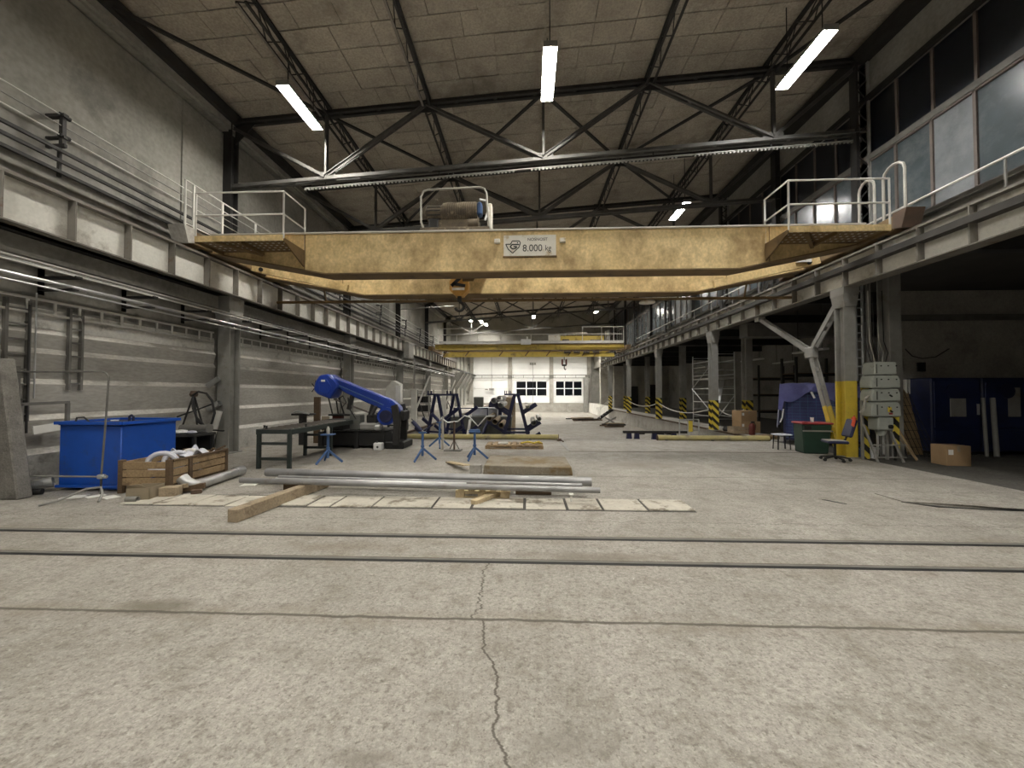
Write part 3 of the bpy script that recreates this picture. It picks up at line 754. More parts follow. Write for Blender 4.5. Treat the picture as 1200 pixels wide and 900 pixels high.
# dark cable rail under the far girder
M().tube((-8.0, 11.95, 4.58), (8.0, 11.95, 4.58), .045, 8).build('cable_rail', 'crane_brown', c1, **W)
for x in (-6.4, -4, -1, 2, 4.6, 6.6): M().bar((x, 11.95, 4.58), (x, 11.8, 4.72 if abs(x) < 5 else 5.0), .04).build('rail_hanger', 'crane_brown', c1, **W)
M().lathe([(.02, .06), (.22, .05), (.24, .02), (.24, 0)], (3.7, 12.0, 4.47), 24).tube((3.7, 12.0, 4.5), (3.7, 12.0, 4.6), .02, 6).build('round_shade', 'plate_white', c1, **W)
# load plate
pl = M().box(-.58, .70, 9.365, 9.40, 5.05, 5.56).build('load_plate', 'plate_white', c1, smooth=False, label='off-white load plate reading NOSNOST 8.000 kg', **W)
M().box(-.6, .72, 9.36, 9.40, 5.02, 5.05).build('plate_edge', 'crane_brown', pl, smooth=False, **W)
text('NOSNOST', .1, (0.0, 9.362, 5.42), 'ink', pl, sx=1.05)
text('8.000', .24, (-.12, 9.362, 5.16), 'ink', pl, sx=.92)
text('kg', .2, (.43, 9.362, 5.17), 'ink', pl, sx=.85)
def outline(pts, w, mat, name):
    m = M(); n = len(pts)
    for i in range(n - 1): m.bar((pts[i][0], 9.362, pts[i][1]), (pts[i + 1][0], 9.362, pts[i + 1][1]), .004, w, (1, 0, 0) if abs(pts[i+1][0]-pts[i][0]) < abs(pts[i+1][1]-pts[i][1]) else (0, 0, 1))
    return m.build(name, mat, pl, smooth=False, **W)
outline([(-.53, 5.34), (-.41, 5.34), (-.37, 5.42), (-.20, 5.42), (-.17, 5.37), (-.20, 5.27), (-.36, 5.12), (-.47, 5.22), (-.53, 5.34)], .022, 'ink', 'emblem_outline')
outline([(-.20, 5.33), (-.38, 5.33), (-.42, 5.27), (-.36, 5.22), (-.28, 5.24), (-.26, 5.28), (-.34, 5.28)], .03, 'ink', 'emblem_figure')
M().tube((-.24, 9.36, 5.375), (-.24, 9.365, 5.375), .015, 10).build('emblem_dot', 'ink', pl, **W)
for x in (-.74, .86): M().box(x - .07, x + .07, 9.3, 9.4, 5.36, 5.46).build('lug', 'plate_white', c1, bev=.01, **W)
sm = M().box(7.38, 7.78, 10.78, 10.82, 5.28, 5.56).build('number_plate', 'white', c1, smooth=False, **W)
text('2', .16, (7.55, 10.777, 5.33), 'ink', sm)

# trolley and hoist riding on the girders
hz = thing('crane_hoist', 'greasy old hoist trolley with drum and bent tube guard on the yellow crane', 'hoist', (-1.85, 10.4, 5.71))
M().box(-2.7, -.95, 9.5, 11.7, 5.74, 5.86).build('trolley_frame', 'hoist_dirty', hz, bev=.015, **W)
for x in (-2.55, -1.1):
    for y in (9.6, 11.6): M().tube((x, y - .05, 5.82), (x, y + .05, 5.82), .11, 14).build('wheel', 'steel_dark', hz, **W)
M().tube((-2.2, 10.0, 6.42), (-1.3, 10.0, 6.42), .27, 24).build('drum', 'hoist_dirty', hz, **W)
ro = M()
for i in range(14): ro.lathe([(.285, -.02), (.295, 0), (.285, .02)], (0, 0, 0), 20) if False else ro.tube((-2.12 + i * .058, 10.0, 6.42), (-2.085 + i * .058, 10.0, 6.42), .285, 20)
ro.build('rope_winding', 'hoist_dirty', hz, **W)
M().box(-2.35, -1.25, 9.8, 10.3, 5.86, 6.2).build('gear_case', 'hoist_dirty', hz, bev=.04, **W)
M().tube((-2.62, 9.95, 6.4), (-2.2, 9.95, 6.4), .2, 18).tube((-2.66, 9.95, 6.4), (-2.62, 9.95, 6.4), .12, 14).build('motor', 'hoist_dirty', hz, **W)
fins = M()
for k in range(12): a = k * math.pi / 6; fins.box(-2.6, -2.25, 9.95 + .2 * math.cos(a) - .012, 9.95 + .2 * math.cos(a) + .012, 6.4 + .2 * math.sin(a) - .012, 6.4 + .2 * math.sin(a) + .012)
fins.build('motor_fins', 'steel_dark', hz, smooth=False, **W)
M().box(-1.30, -1.17, 9.75, 10.0, 6.28, 6.62).build('brake_cover', 'blue_stand', hz, bev=.04, **W)
M().path([(-1.22, 9.72, 6.65), (-1.05, 9.7, 6.6), (-1.0, 9.7, 6.35), (-1.08, 9.7, 6.1)], .03, 8).build('brake_lever', 'white', hz, **W)
M().box(-1.02, -.9, 9.7, 9.95, 5.86, 6.55).build('control_box', 'plate_white', hz, bev=.03, **W)
M().tube((-1.5, 9.7, 6.0), (-1.25, 9.7, 6.0), .13, 14).build('coupling', 'hoist_dirty', hz, **W)
M().box(-2.55, -2.3, 9.75, 10.0, 5.86, 6.2).build('bearing_block', 'steel_dark', hz, bev=.03, **W)
rp = [(-2.62, 9.52, 5.86), (-2.68, 9.52, 6.0), (-2.68, 9.52, 6.65), (-2.62, 9.52, 6.78), (-2.5, 9.52, 6.82), (-1.2, 9.52, 6.86), (-1.08, 9.52, 6.82), (-1.02, 9.52, 6.7), (-1.0, 9.52, 6.3), (-.95, 9.52, 5.86)]
M().path(rp, .025, 8).build('tube_guard', 'cable_pale', hz, **W)
# bottom block and hook
hk = thing('crane_hook', 'yellow and black striped hook block hanging under the front crane', 'crane hook', (-1.88, 10.55, 4.0))
oct_ = [(-1.88 + .28 * math.cos(R(22.5 + 45 * k)), 10.42, 4.64 + .3 * math.sin(R(22.5 + 45 * k))) for k in range(8)]
M().prism(oct_, (0, .26, 0)).build('block_cheek', 'hook_orange', hk, smooth=False, **W)
M().bar((-2.08, 10.41, 4.62), (-1.78, 10.41, 4.90), .02, .09, (0, 0, 1)).bar((-2.05, 10.41, 4.68), (-1.7, 10.41, 4.62), .02, .08).build('stripe', 'black', hk, smooth=False, **W)
M().box(-2.06, -1.72, 10.39, 10.41, 4.5, 4.57).build('number_band', 'plate_white', hk, smooth=False, **W)
for x in (-2.1, -2.0, -1.76, -1.66): M().tube((x, 10.55, 4.7), (x, 10.55, 5.74), .012, 6).build('rope', 'cable', hk, **W)
M().tube((-1.88, 10.55, 4.36), (-1.88, 10.55, 4.22), .06, 10).build('shank', 'steel_dark', hk, **W)
hp = [(-1.88, 10.55, 4.24)] + [(-1.88 + .12 * math.sin(a), 10.55, 4.08 + .12 * math.cos(a)) for a in [R(10 + 27 * k) for k in range(10)]]
M().path(hp, .04, 8).build('hook', 'steel_dark', hk, **W)
M().prism([(-1.7, 9.95, 5.74), (-1.2, 9.95, 5.74), (-1.2, 9.95, 5.0), (-1.42, 9.95, 4.62), (-1.7, 9.95, 4.62)], (0, .05, 0)).build('rope_guard_plate', 'crane_brown', hz, smooth=False, **W)

# ================================================================== FAR CRANE
c2 = thing('overhead_crane', 'bright yellow overhead crane with railed walkway far down the hall', 'crane', (0, 33.5, 4.9))
def far_girder(y0, zb, zt, name, mat='crane_lemon'):
    pts = [(-8.0, y0, zt), (-8.0, y0, zt - .35), (-6.5, y0, zb), (6.4, y0, zb), (8.2, y0, zt - .3), (8.2, y0, zt)]
    g = M().prism(pts, (0, .35, 0)).build(name, mat, c2, smooth=False, **W)
    M().box(-8, 8.2, y0 - .1, y0 + .45, zt, zt + .05).build('flange', 'crane_brown', g, smooth=False, **W)
    M().box(-6.5, 6.4, y0 - .1, y0 + .45, zb - .05, zb).build('flange', 'crane_brown', g, smooth=False, **W)
far_girder(33.0, 5.3, 5.82, 'girder'); far_girder(35.2, 5.2, 5.95, 'girder')
M().box(-7.2, 7.3, 32.6, 32.75, 4.72, 5.06).build('lower_beam', 'crane_lemon', c2, smooth=False, **W)
M().box(-7.6, 7.9, 32.3, 33.0, 5.24, 5.29).build('walkway', 'crane_brown', c2, smooth=False, **W)
for x in (-7.2, -5.3, -2.4, -.2, 1.6, 3.4, 4.6, 5.6): M().bar((x, 32.56, 4.8), (x + .4, 32.56, 5.3), .09).build('strut', 'crane_brown', c2, **W)
M().box(-7.5, 8.0, 32.32, 32.36, 5.84, 6.05).build('toe_board', 'pale_paint', c2, smooth=False, **W)
for sx, xr, zr in ((-1, -8.2, 5.22), (1, 8.4, 5.3)):
    M().box(xr - .18, xr + .18, 32.2, 36.0, zr + .04, zr + .4).build('end_carriage', 'crane_brown', c2, **W)
    for y in (32.7, 35.5): M().tube((xr - .06, y, zr + .13), (xr + .06, y, zr + .13), .13, 12).build('wheel', 'steel_dark', c2, **W)
M().path([(-7.6, 32.34, 5.9), (-7.6, 32.34, 7.12), (-4.3, 32.34, 7.12), (-4.2, 32.34, 7.02), (-4.2, 32.34, 5.9)], .035, 6).path([(-7.6, 32.34, 6.6), (7.9, 32.34, 6.6)], .03, 6).path([(4.6, 32.34, 7.2), (8.0, 32.34, 7.2), (8.0, 32.34, 5.9)], .03, 6).build('guard_rail', 'pale_paint', c2, **W)
for x in (-6, -2.2, 0.3, 2.6, 4.6, 6.2, 7.2): M().tube((x, 32.34, 5.85), (x, 32.34, 6.6 if x < 4 else 7.2), .028, 6).build('rail_post', 'pale_paint', c2, **W)
M().box(-.55, .3, 32.2, 32.34, 5.72, 6.18).box(-.1, .05, 32.24, 32.32, 6.18, 6.4).build('signal_box', 'white', c2, bev=.03, **W)
M().box(1.75, 2.75, 32.25, 32.3, 6.05, 6.52).build('name_plate', 'plate_white', c2, smooth=False, **W)
M().box(2.75, 6.6, 33.4, 33.7, 6.2, 6.6).build('crab_beam', 'crane_lemon', c2, smooth=False, **W)
M().box(3.0, 3.6, 33.2, 34.6, 5.85, 6.3).box(5.4, 6.4, 33.2, 34.8, 5.87, 6.25).build('crab', 'hoist_dirty', c2, bev=.05, **W)
M().tube((3.4, 33.9, 6.75), (5.2, 33.9, 6.75), .22, 14).box(3.4, 5.2, 33.8, 34.0, 6.3, 6.6).build('crab_drum', 'hoist_dirty', c2, **W)
M().tube((6.9, 33.3, 6.0), (6.9, 33.3, 7.0), .2, 12).build('cable_reel', 'steel_grey', c2, **W)
for x in (3.1, 3.9, 4.7, 5.5): M().tube((x, 32.45, 5.12), (x + .5, 32.45, 5.12), .13, 10).build('drive_shaft', 'hoist_dirty', c2, **W)
hk2 = thing('crane_hook', 'dark forked hook block hanging from the far crane before the white wall', 'crane hook', (3.2, 33.6, 3.7))
M().tube((3.2, 33.6, 4.5), (3.2, 33.6, 5.86), .03, 6).build('rope', 'cable', hk2, **W)
for s_ in (-1, 1): M().box(3.2 + s_ * .17 - .07, 3.2 + s_ * .17 + .07, 33.5, 33.7, 4.1, 4.6).build('cheek', 'red_dark', hk2, bev=.03, **W)
M().box(3.0, 3.4, 33.5, 33.7, 4.0, 4.15).build('yoke', 'steel_dark', hk2, bev=.02, **W)
M().path([(3.2, 33.6, 4.0), (3.2, 33.6, 3.78), (3.28, 33.6, 3.68), (3.34, 33.6, 3.76)], .05, 8).build('hook', 'steel_dark', hk2, **W)
# ================================================================== SERVICES ON THE BANDED WALL
cb = thing('conductor_bars', 'six parallel crane conductor bars on brackets high on the bare wall', 'conductor bars', (-8.42, 6.5, 5.6))
for z, r, mt in ((6.72, .014, 'pale_paint'), (6.53, .012, 'steel_grey'), (6.35, .014, 'pale_paint')):
    M().tube((-8.42, 2, z), (-8.42, 36, z), r, 6).build('thin_bar', mt, cb, **W)
for z in (6.07, 5.88, 5.68): M().box(-8.45, -8.40, 2, 36, z - .028, z + .028).build('thick_bar', 'steel_dark', cb, smooth=False, **W)
for y in (6.55, 12.0, 17.0, 21.75, 26.3, 29.9, 34):
    b = M().box(-8.72, -8.36, y - .04, y + .04, 6.69, 6.75).box(-8.72, -8.36, y - .03, y + .03, 6.3, 6.34).box(-8.46, -8.39, y - .03, y + .03, 6.2, 6.75)
    b.box(-8.72, -8.36, y - .025, y + .025, 6.14, 6.20).box(-8.50, -8.45, y - .02, y + .02, 5.6, 6.15).build('bracket', 'steel_dark', cb, smooth=False, **W)
    for z in (6.72, 6.35): M().tube((-8.42, y - .06, z), (-8.42, y + .1, z), .04, 8).build('insulator', 'rubber', cb, **W)

pr = thing('pipe_run', 'pale service pipes on dark brackets under the crane runway beam', 'pipes', (-8.5, 6, 3.6))
for x, z, r, mt in ((-8.12, 3.58, .032, 'galv'), (-8.10, 3.47, .016, 'galv'), (-8.15, 3.81, .035, 'steel_grey'), (-8.06, 3.84, .028, 'steel_grey'), (-8.04, 3.77, .014, 'pale_paint')):
    M().tube((x, 2, z), (x, 42.5, z), r, 8).build('pipe', mt, pr, **W)
src = None
for k in range(28):
    y = 5.1 + 1.42 * k
    if src is None:
        src = M().box(-8.72, -8.06, y - .05, y + .05, 3.52, 3.545).box(-8.72, -8.0, y - .05, y + .05, 3.73, 3.77).box(-8.72, -8.72, y - .05, y + .05, 3.45, 4.02).build('bracket', 'steel_dark', pr, smooth=False, **W)
    else: inst(src, pr, (0, 1.42 * k, 0))
ct = thing('cable_ladder', 'galvanised cable ladder with rungs fixed along the pale wall band', 'cable tray', (-8.7, 6, 3.1))
for (y0, y1) in ((3.4, 10.3), (10.75, 41)):
    for z in (3.11, 3.36): M().box(-8.72, -8.68, y0, y1, z - .02, z + .02).build('rail', 'pale_paint', ct, smooth=False, **W)
src = None
for k in range(95):
    y = 3.6 + .39 * k
    if src is None: src = M().box(-8.71, -8.69, y - .02, y + .02, 3.12, 3.35).build('rung', 'pale_paint', ct, smooth=False, **W)
    else: inst(src, ct, (0, .39 * k, 0))
def wall_ladder(y, w, z0, z1, label, mt):
    t = thing('cable_riser', label, 'cable tray', (-8.7, y, z0))
    for s_ in (-1, 1): M().box(-.04, .03, s_ * w / 2 - .02, s_ * w / 2 + .02, 0, z1 - z0).build('rail', mt, t, smooth=False)
    z = .12
    while z < z1 - z0 - .05: M().box(-.03, .02, -w / 2, w / 2, z - .015, z + .015).build('rung', mt, t, smooth=False); z += .26
wall_ladder(7.05, .2, 1.75, 3.3, 'narrow dark upright cable riser on the banded wall above the blue tank', 'frame_grey')
wall_ladder(6.2, .3, 1.2, 3.3, 'grey upright cable riser on the banded wall behind the leaning post', 'frame_grey')
for y, z0, z1, r, lab in ((6.30, 1.0, 3.22, .016, 'thin dark upright pipe on the wall between the two cable risers'), (6.39, 1.6, 3.45, .012, 'very thin pale upright pipe on the wall between the two cable risers')):
    o = M().tube((0, 0, 0), (0, 0, z1 - z0), r, 8).tube((-.08, 0, .3), (0, 0, .3), r * .8, 6).tube((-.08, 0, z1 - z0 - .3), (0, 0, z1 - z0 - .3), r * .8, 6).build('wall_pipe', 'steel_dark' if r > .013 else 'galv')
    o.location = (-8.62, y, z0); tag(o, lab, 'pipe')
o = M().box(-.2, .1, -.55, .55, 0, .95).box(.1, .12, -.5, .5, .05, .9).box(-.22, .13, -.6, .6, .95, 1.0).build('junction_cabinet', 'steel_grey'); o.location = (-7.78, 25.1, 3.95)
tag(o, 'grey junction cabinet hung on the runway beam by the banded wall', 'cabinet')

# ================================================================== LEFT FOREGROUND
bn = thing('blue_tank', 'blue painted steel tank with rim and lifting lug beside the wooden crate', 'tank', (-7.6, 6.9, 0))
M().prism([(-8.17, 6.42, 0.06), (-7.0, 6.38, 0.02), (-7.0, 7.42, .06), (-8.17, 7.42, .06)], (0, 0, 1.1)).build('body', 'blue_paint', bn, bev=.012, **W)
rm = M(); z = 1.17
for a, b in (((-8.2, 6.39, z), (-6.97, 6.35, z)), ((-6.97, 6.35, z), (-6.97, 7.45, z)), ((-6.97, 7.45, z), (-8.2, 7.45, z)), ((-8.2, 7.45, z), (-8.2, 6.39, z))): rm.bar(a, b, .07, .05)
rm.build('rim', 'blue_paint', bn, smooth=False, **W)
M().box(-8.17, -7.0, 6.4, 7.42, 1.13, 1.16).build('lid', 'blue_dark', bn, smooth=False, **W)
M().path([(-7.42, 6.9, 1.16), (-7.42, 6.9, 1.25), (-7.38, 6.9, 1.28), (-7.34, 6.9, 1.25), (-7.34, 6.9, 1.16)], .02, 6).build('lifting_lug', 'blue_dark', bn, **W)
M().box(-8.16, -7.0, 6.36, 6.4, .06, .1).build('skid', 'blue_paint', bn, smooth=False, **W)
M().box(-7.45, -7.38, 6.6, 6.68, 1.19, 1.21).build('cap', 'white', bn, **W)
M().path([(-8.1, 6.6, 1.18), (-8.08, 6.6, 1.25), (-7.95, 6.6, 1.26), (-7.85, 6.6, 1.18)], .014, 6).build('handle', 'cable', bn, **W)

rl = thing('pipe_barrier', 'bent rusty pipe barrier standing in front of the blue tank', 'barrier', (-7.1, 6.15, 0))
M().path([(-8.7, 6.15, 2.05), (-7.12, 6.15, 2.05), (-7.04, 6.15, 2.03), (-6.99, 6.15, 1.96), (-7.02, 6.15, 1.3), (-7.08, 6.15, .32)], .014, 8).build('bent_pipe', 'frame_grey', rl, **W)
M().tube((-8.7, 6.15, .30), (-7.1, 6.15, .30), .014, 8).build('lower_pipe', 'steel_grey', rl, **W)
M().box(-7.12, -7.03, 6.11, 6.19, .27, .34).tube((-7.03, 6.15, .30), (-6.98, 6.15, .30), .03, 8).build('clamp', 'galv', rl, bev=.01, **W)
M().tube((-7.08, 6.15, 0), (-7.08, 6.15, .3), .015, 8).build('foot', 'cable', rl, **W)
M().box(-8.72, -8.68, 6.05, 6.25, .2, 2.15).build('wall_plate', 'frame_grey', rl, **W)
po = M().prism([(-.17, -.1, 0), (.15, -.1, 0), (-.22, -.1, 2.25), (-.48, -.1, 2.25)], (0, .2, 0)).build('leaning_post', 'post_grey', bev=.02); po.location = (-8.2, 5.9, 0)
tag(po, 'thick grey post leaning beside the pipe barrier', 'post')
po = M().lathe([(.05, 0), (.05, .3), (.035, .32)], (0, 0, 0), 12).build('pipe_stub', 'steel_grey'); po.location = (-8.28, 6.05, 0)
tag(po, 'short upright grey pipe stub at the foot of the leaning post', 'pipe')
fr = thing('steel_portal', 'dark steel frame standing against the wall beside the blue tank', 'frame', (-8.55, 6.5, 0))
M().bar((-8.55, 6.15, 1.5), (-8.55, 6.85, 1.52), .05).build('top_bar', 'frame_grey', fr, **W)
for y in (6.17, 6.83): M().bar((-8.55, y, 0), (-8.55, y, 1.5), .05).build('upright', 'frame_grey', fr, **W)
M().path([(-8.52, 6.8, 1.0), (-8.45, 6.7, .95), (-8.4, 6.8, 1.0), (-8.45, 6.85, 1.1), (-8.5, 6.8, 1.05)], .03, 6).build('tied_rag', 'cable', fr, **W)
o = M().box(-.01, .01, -.2, .2, 0, .14).build('paper_sign', 'paper'); o.location = (-8.49, 6.5, 1.0); o.rotation_euler = (R(6), 0, 0)
o.parent = fr; o.location = Vector(o.location) - fr.location
dc = thing('duct_piece', 'short shiny ribbed duct piece lying behind the leaning post', 'duct', (-8.3, 6.3, 0))
M().tube((-8.48, 6.12, .09), (-8.18, 6.36, .17), .085, 16, hollow=.08).build('tube', 'galv', dc, **W)
for t_ in (.2, .45, .7): p = Vector((-8.48, 6.12, .09)).lerp(Vector((-8.18, 6.36, .17)), t_); M().tube(p, p + Vector((.02, .016, .005)), .092, 16).build('rib', 'galv', dc, **W)
o = M().tube((-.2, -.1, .05), (.25, .1, .05), .05, 12).build('dark_tube', 'steel_dark'); o.location = (-8.35, 6.05, 0); tag(o, 'dark tube lying on the floor under the shiny duct piece', 'pipe')
o = M().path([(-.35, -.25, .012), (-.22, -.1, .05), (-.05, .12, .17), (.1, .2, .18), (.22, .12, .1), (.32, -.02, .012)], .017, 8).build('hose_loop', 'steel_grey'); o.location = (-6.95, 5.75, 0)
tag(o, 'grey stiff hose arching over the floor in front of the blue tank', 'hose')
for i, (x, y, a, w) in enumerate(((-7.35, 6.0, .3, .3), (-7.05, 6.05, 1.1, .22), (-6.75, 6.0, -.4, .26), (-5.1, 6.9, .2, .25))):
    o = M().box(-w / 2, w / 2, -.09, .09, 0, .012).build('paper_scrap', 'paper', bev=.003); o.location = (x, y, .001 * i); o.rotation_euler = (0, 0, a)
    tag(o, 'crumpled pale paper scrap lying on the floor near the blue tank', 'paper', 'paper scraps on the floor')

# wooden crate with corner posts and slatted sides
CR = thing('wooden_crate', 'weathered slatted wooden crate filled with white hoses, in front of the blue tank', 'crate', (-6.08, 6.33, 0), R(4))
Wc, Lc, Hc = .78, 1.32, .54
for x in (-Wc, 0):
    for y in (0, Lc): M().box(x - .04, x + .04, y - .04, y + .04, 0, Hc + .02).build('corner_post', 'wood_dark', CR, bev=.006)
for k in range(3):
    z = .14 + k * .135
    for y in (-.025, Lc + .025): M().box(-Wc + .04, -.04, y - .012, y + .012, z, z + .115).build('slat', 'wood', CR, bev=.004)
    for x in (-Wc - .02, .02): M().box(x - .012, x + .012, .04, Lc - .04, z, z + .115).build('slat', 'wood', CR, bev=.004)
M().box(.03, .05, Lc * .3 - .04, Lc * .3 + .04, .05, Hc).build('batten', 'wood_dark', CR)
M().box(-Wc, 0, 0, Lc, .1, .13).build('bottom', 'wood_dark', CR)
M().box(-.02, .06, .02, Lc - .02, Hc - .02, Hc + .01).build('top_rail', 'wood_dark', CR)
for k, (x, y, r, a, mt) in enumerate(((-6.62, 6.75, .2, .5, 'white_hose'), (-6.5, 6.9, .17, 1.0, 'white_hose'), (-6.4, 7.1, .16, .2, 'paper'))):
    rng_ = [(x + r * math.cos(t) * math.cos(a), y + r * math.cos(t) * math.sin(a), .44 + .02 * k + r * .8 * math.sin(t)) for t in [i * math.pi / 9 for i in range(18)]]
    o = M().path([Vector(p) - Vector((x, y, .13)) for p in rng_], .045 - .005 * k, 8, closed=True).build('hose_coil', mt); o.location = (x, y, .13)
    tag(o, ['largest white hose coil in the wooden crate', 'bluish white hose coil in the middle of the wooden crate', 'small cream hose coil in the wooden crate'][k], 'hose', 'hose coils in the crate')
o = M().grid(lambda u, v: ((u - .5) * .5, (v - .5) * .45, .42 + .09 * math.sin(u * 7) * math.cos(v * 6) + .05 * math.sin(13 * u + 5 * v)), 12, 10).build('plastic_sheet', 'white_hose', solid=.01); o.location = (-6.42, 7.15, .13)
tag(o, 'crumpled white plastic sheet lying on the hoses in the crate', 'sheet')
o = M().bar((0, 0, 0), (.35, .55, .3), .05, .03).bar((.05, .3, .05), (.4, .2, .3), .04, .03).build('wood_offcut', 'wood_dark'); o.location = (-6.6, 7.2, .3)
tag(o, 'crossed brown wood offcuts sticking out of the crate', 'offcut')
bx = thing('open_carton', 'torn open brown carton on the floor before the wooden crate', 'carton', (-6.0, 5.98, 0), R(12))
M().box(-.3, .02, -.12, -.11, 0, .2).box(-.3, -.29, -.12, .22, 0, .2).box(.01, .02, -.12, .22, 0, .2).box(-.3, .02, .21, .22, 0, .2).box(-.3, .02, -.12, .22, 0, .012).build('shell', 'carton_pale', bx, smooth=False)
M().prism([(-.3, -.115, .2), (-.02, -.115, .2), (-.12, -.15, .27), (-.27, -.15, .25)], (0, .008, 0)).build('flap', 'carton_pale', bx, smooth=False)
M().box(.05, .3, .02, .2, 0, .16).build('inner_block', 'wood_timber', bx, bev=.01)
o = M().tube((-.09, 0, .045), (.07, .02, .045), .045, 14, hollow=.15).build('pipe_offcut', 'steel_grey'); o.location = (-6.12, 5.76, 0); tag(o, 'short grey pipe offcut beside the torn carton', 'pipe')
for i, (p, q, w, h, mt, lab) in enumerate((((-5.9, 6.3, .06), (-5.55, 6.45, .10), .09, .09, 'wood_dark', 'dark wood chunk against the crate corner'), ((-6.3, 6.12, .04), (-5.7, 6.28, .14), .03, .07, 'wood_timber', 'thin grey plank end sticking out beside the torn carton'), ((-5.62, 6.25, .035), (-5.5, 6.33, .035), .07, .07, 'rust', 'small rusty block near the silver flue pipe'))):
    o = M().bar((0, 0, 0), Vector(q) - Vector(p), w, h).build('wood_chunk', mt, bev=.006); o.location = p; tag(o, lab, 'wood')
fp = thing('flue_pipe', 'silver flue pipe with an elbow lying on the floor beside the crate', 'pipe', (-5.9, 6.9, 0))
M().tube((-5.72, 6.52, .1), (-5.86, 7.55, .1), .085, 20, hollow=.06).build('tube', 'galv', fp, **W)
M().tube((-5.86, 7.5, .1), (-5.89, 7.75, .1), .095, 20, hollow=.06).build('socket', 'galv', fp, **W)
M().path([(-5.74, 6.6, .1), (-5.71, 6.5, .1), (-5.74, 6.42, .12), (-5.82, 6.38, .17), (-5.9, 6.38, .24)], .092, 16).build('elbow', 'galv', fp, **W)

# bench with hoses beside the column
bh = thing('black_bench', 'low black steel bench between the blue tank and the wall column', 'bench', (-7.8, 8.6, 0))
M().box(-8.15, -7.45, 8.35, 8.95, .70, .76).build('top', 'steel_dark', bh, bev=.01, **W)
for x in (-8.1, -7.5):
    for y in (8.4, 8.9): M().box(x - .03, x + .03, y - .03, y + .03, 0, .7).build('leg', 'black', bh, **W)
M().box(-8.1, -7.5, 8.85, 8.88, .05, .7).box(-8.1, -8.07, 8.4, 8.88, .05, .7).build('side_panel', 'black', bh, smooth=False, **W)
M().box(-8.12, -7.48, 8.38, 8.9, .1, .13).build('shelf', 'black', bh, **W)
for i, (x, y, s_, mt, lab) in enumerate(((-7.9, 8.5, .16, 'white', 'white bag lying on the black bench'), (-7.7, 8.55, .12, 'white_hose', 'smaller white bundle on the black bench'), (-7.58, 8.7, .1, 'cable', 'dark lump on the black bench end'))):
    o = M().lathe([(s_ * .6, 0), (s_, s_ * .25), (s_ * .8, s_ * .6), (s_ * .3, s_ * .72)], (0, 0, 0), 9).build('bundle', mt); o.location = (x, y, .76); o.scale = (1, .7, .8); tag(o, lab, 'bundle')
o = M().tube((-.35, 0, .09), (.3, 0, .09), .09, 18).tube((.3, 0, .09), (.34, 0, .09), .11, 18).build('grey_roller', 'frame_grey'); o.location = (-7.85, 8.83, .76); tag(o, 'thick grey roller lying at the back of the black bench', 'roller')
hs = thing('hose_stand', 'dark tripod of rods draped with black hose loops behind the blue tank', 'hose stand', (-7.9, 9.1, 0))
for p in ((-8.75 + .1, 9.0, 0), (-8.3, 9.5, 0), (-7.95, 9.45, 0)): M().tube(p, (-8.2, 9.15, 1.66), .02, 8).build('rod', 'steel_dark', hs, **W)
M().tube((-8.66, 9.2, 1.1), (-7.75, 9.2, 1.42), .018, 8).build('cross_rod', 'steel_dark', hs, **W)
M().path([(-8.2, 9.1, 1.62), (-8.0, 9.05, 1.72), (-7.8, 9.05, 1.68), (-7.65, 9.05, 1.5), (-7.58, 9.05, 1.2), (-7.65, 9.05, .95), (-7.8, 9.05, .86), (-8.0, 9.05, 1.0), (-8.1, 9.05, 1.3), (-8.18, 9.1, 1.6)], .026, 8).build('hose', 'rubber', hs, **W)
M().path([(-8.2, 9.1, 1.55), (-8.1, 9.02, 1.3), (-8.0, 9.02, 1.1), (-7.85, 9.02, .95), (-7.7, 9.0, .8), (-7.3, 9.0, .78)], .02, 8).build('hose', 'rubber', hs, **W)
M().lathe([(.07, -.06), (.09, 0), (.06, .08)], (-8.2, 9.15, 1.66), 10).build('top_knot', 'rust', hs, **W)
for i, (p, q, r, lab) in enumerate((((-8.60, 10.0, 0.02), (-8.33, 10.08, 1.2), .09, 'long pale flue pipe leaning against the wall column'), ((-8.68, 10.16, 1.25), (-8.38, 10.16, 1.42), .08, 'silver pipe bend jammed beside the wall column, above the leaning flue'), ((-8.72, 10.16, 1.88), (-8.42, 10.16, 2.08), .07, 'uppermost silver pipe offcut beside the wall column'))):
    o = M().tube((0, 0, 0), Vector(q) - Vector(p), r, 14, hollow=.12).build('flue_offcut', 'pale_paint' if i == 0 else 'galv'); o.location = p; tag(o, lab, 'pipe')
    if i: 
        M().bar((-.06, 0, .0), (-.06, .1, 0), .03).build('hook', 'steel_dark', o)

# ================================================================== ROLLER TABLE AND BAND SAW
rt = thing('roller_table', 'dark green steel roller table leading up to the blue band saw', 'roller table', (-5.65, 9.9, 0))
for x in (-6.02, -5.28): M().box(x - .03, x + .03, 8.36, 11.42, .76, .88).build('side_beam', 'table_green', rt, bev=.006, **W)
for y in (8.38, 11.40): M().box(-6.02, -5.28, y - .03, y + .03, .78, .87).build('end_beam', 'table_green', rt, bev=.006, **W)
src = None
for k in range(11):
    y = 8.55 + .25 * k
    if src is None: src = M().tube((-5.99, y, .86), (-5.31, y, .86), .04, 12).build('roller', 'rail_steel', rt, **W)
    else: inst(src, rt, (0, .25 * k, 0))
M().box(-5.99, -5.31, 8.4, 11.38, .79, .80).build('drip_tray', 'frame_grey', rt, **W)
for y in (8.4, 10.2):
    for x in (-6.0, -5.3): M().box(x - .04, x + .04, y - .035, y + .035, 0, .78).build('leg', 'table_green', rt, bev=.005, **W)
    for z in (.56, .22): M().box(-6.0, -5.3, y - .02, y + .02, z - .03, z + .03).build('cross_rail', 'table_green', rt, **W)
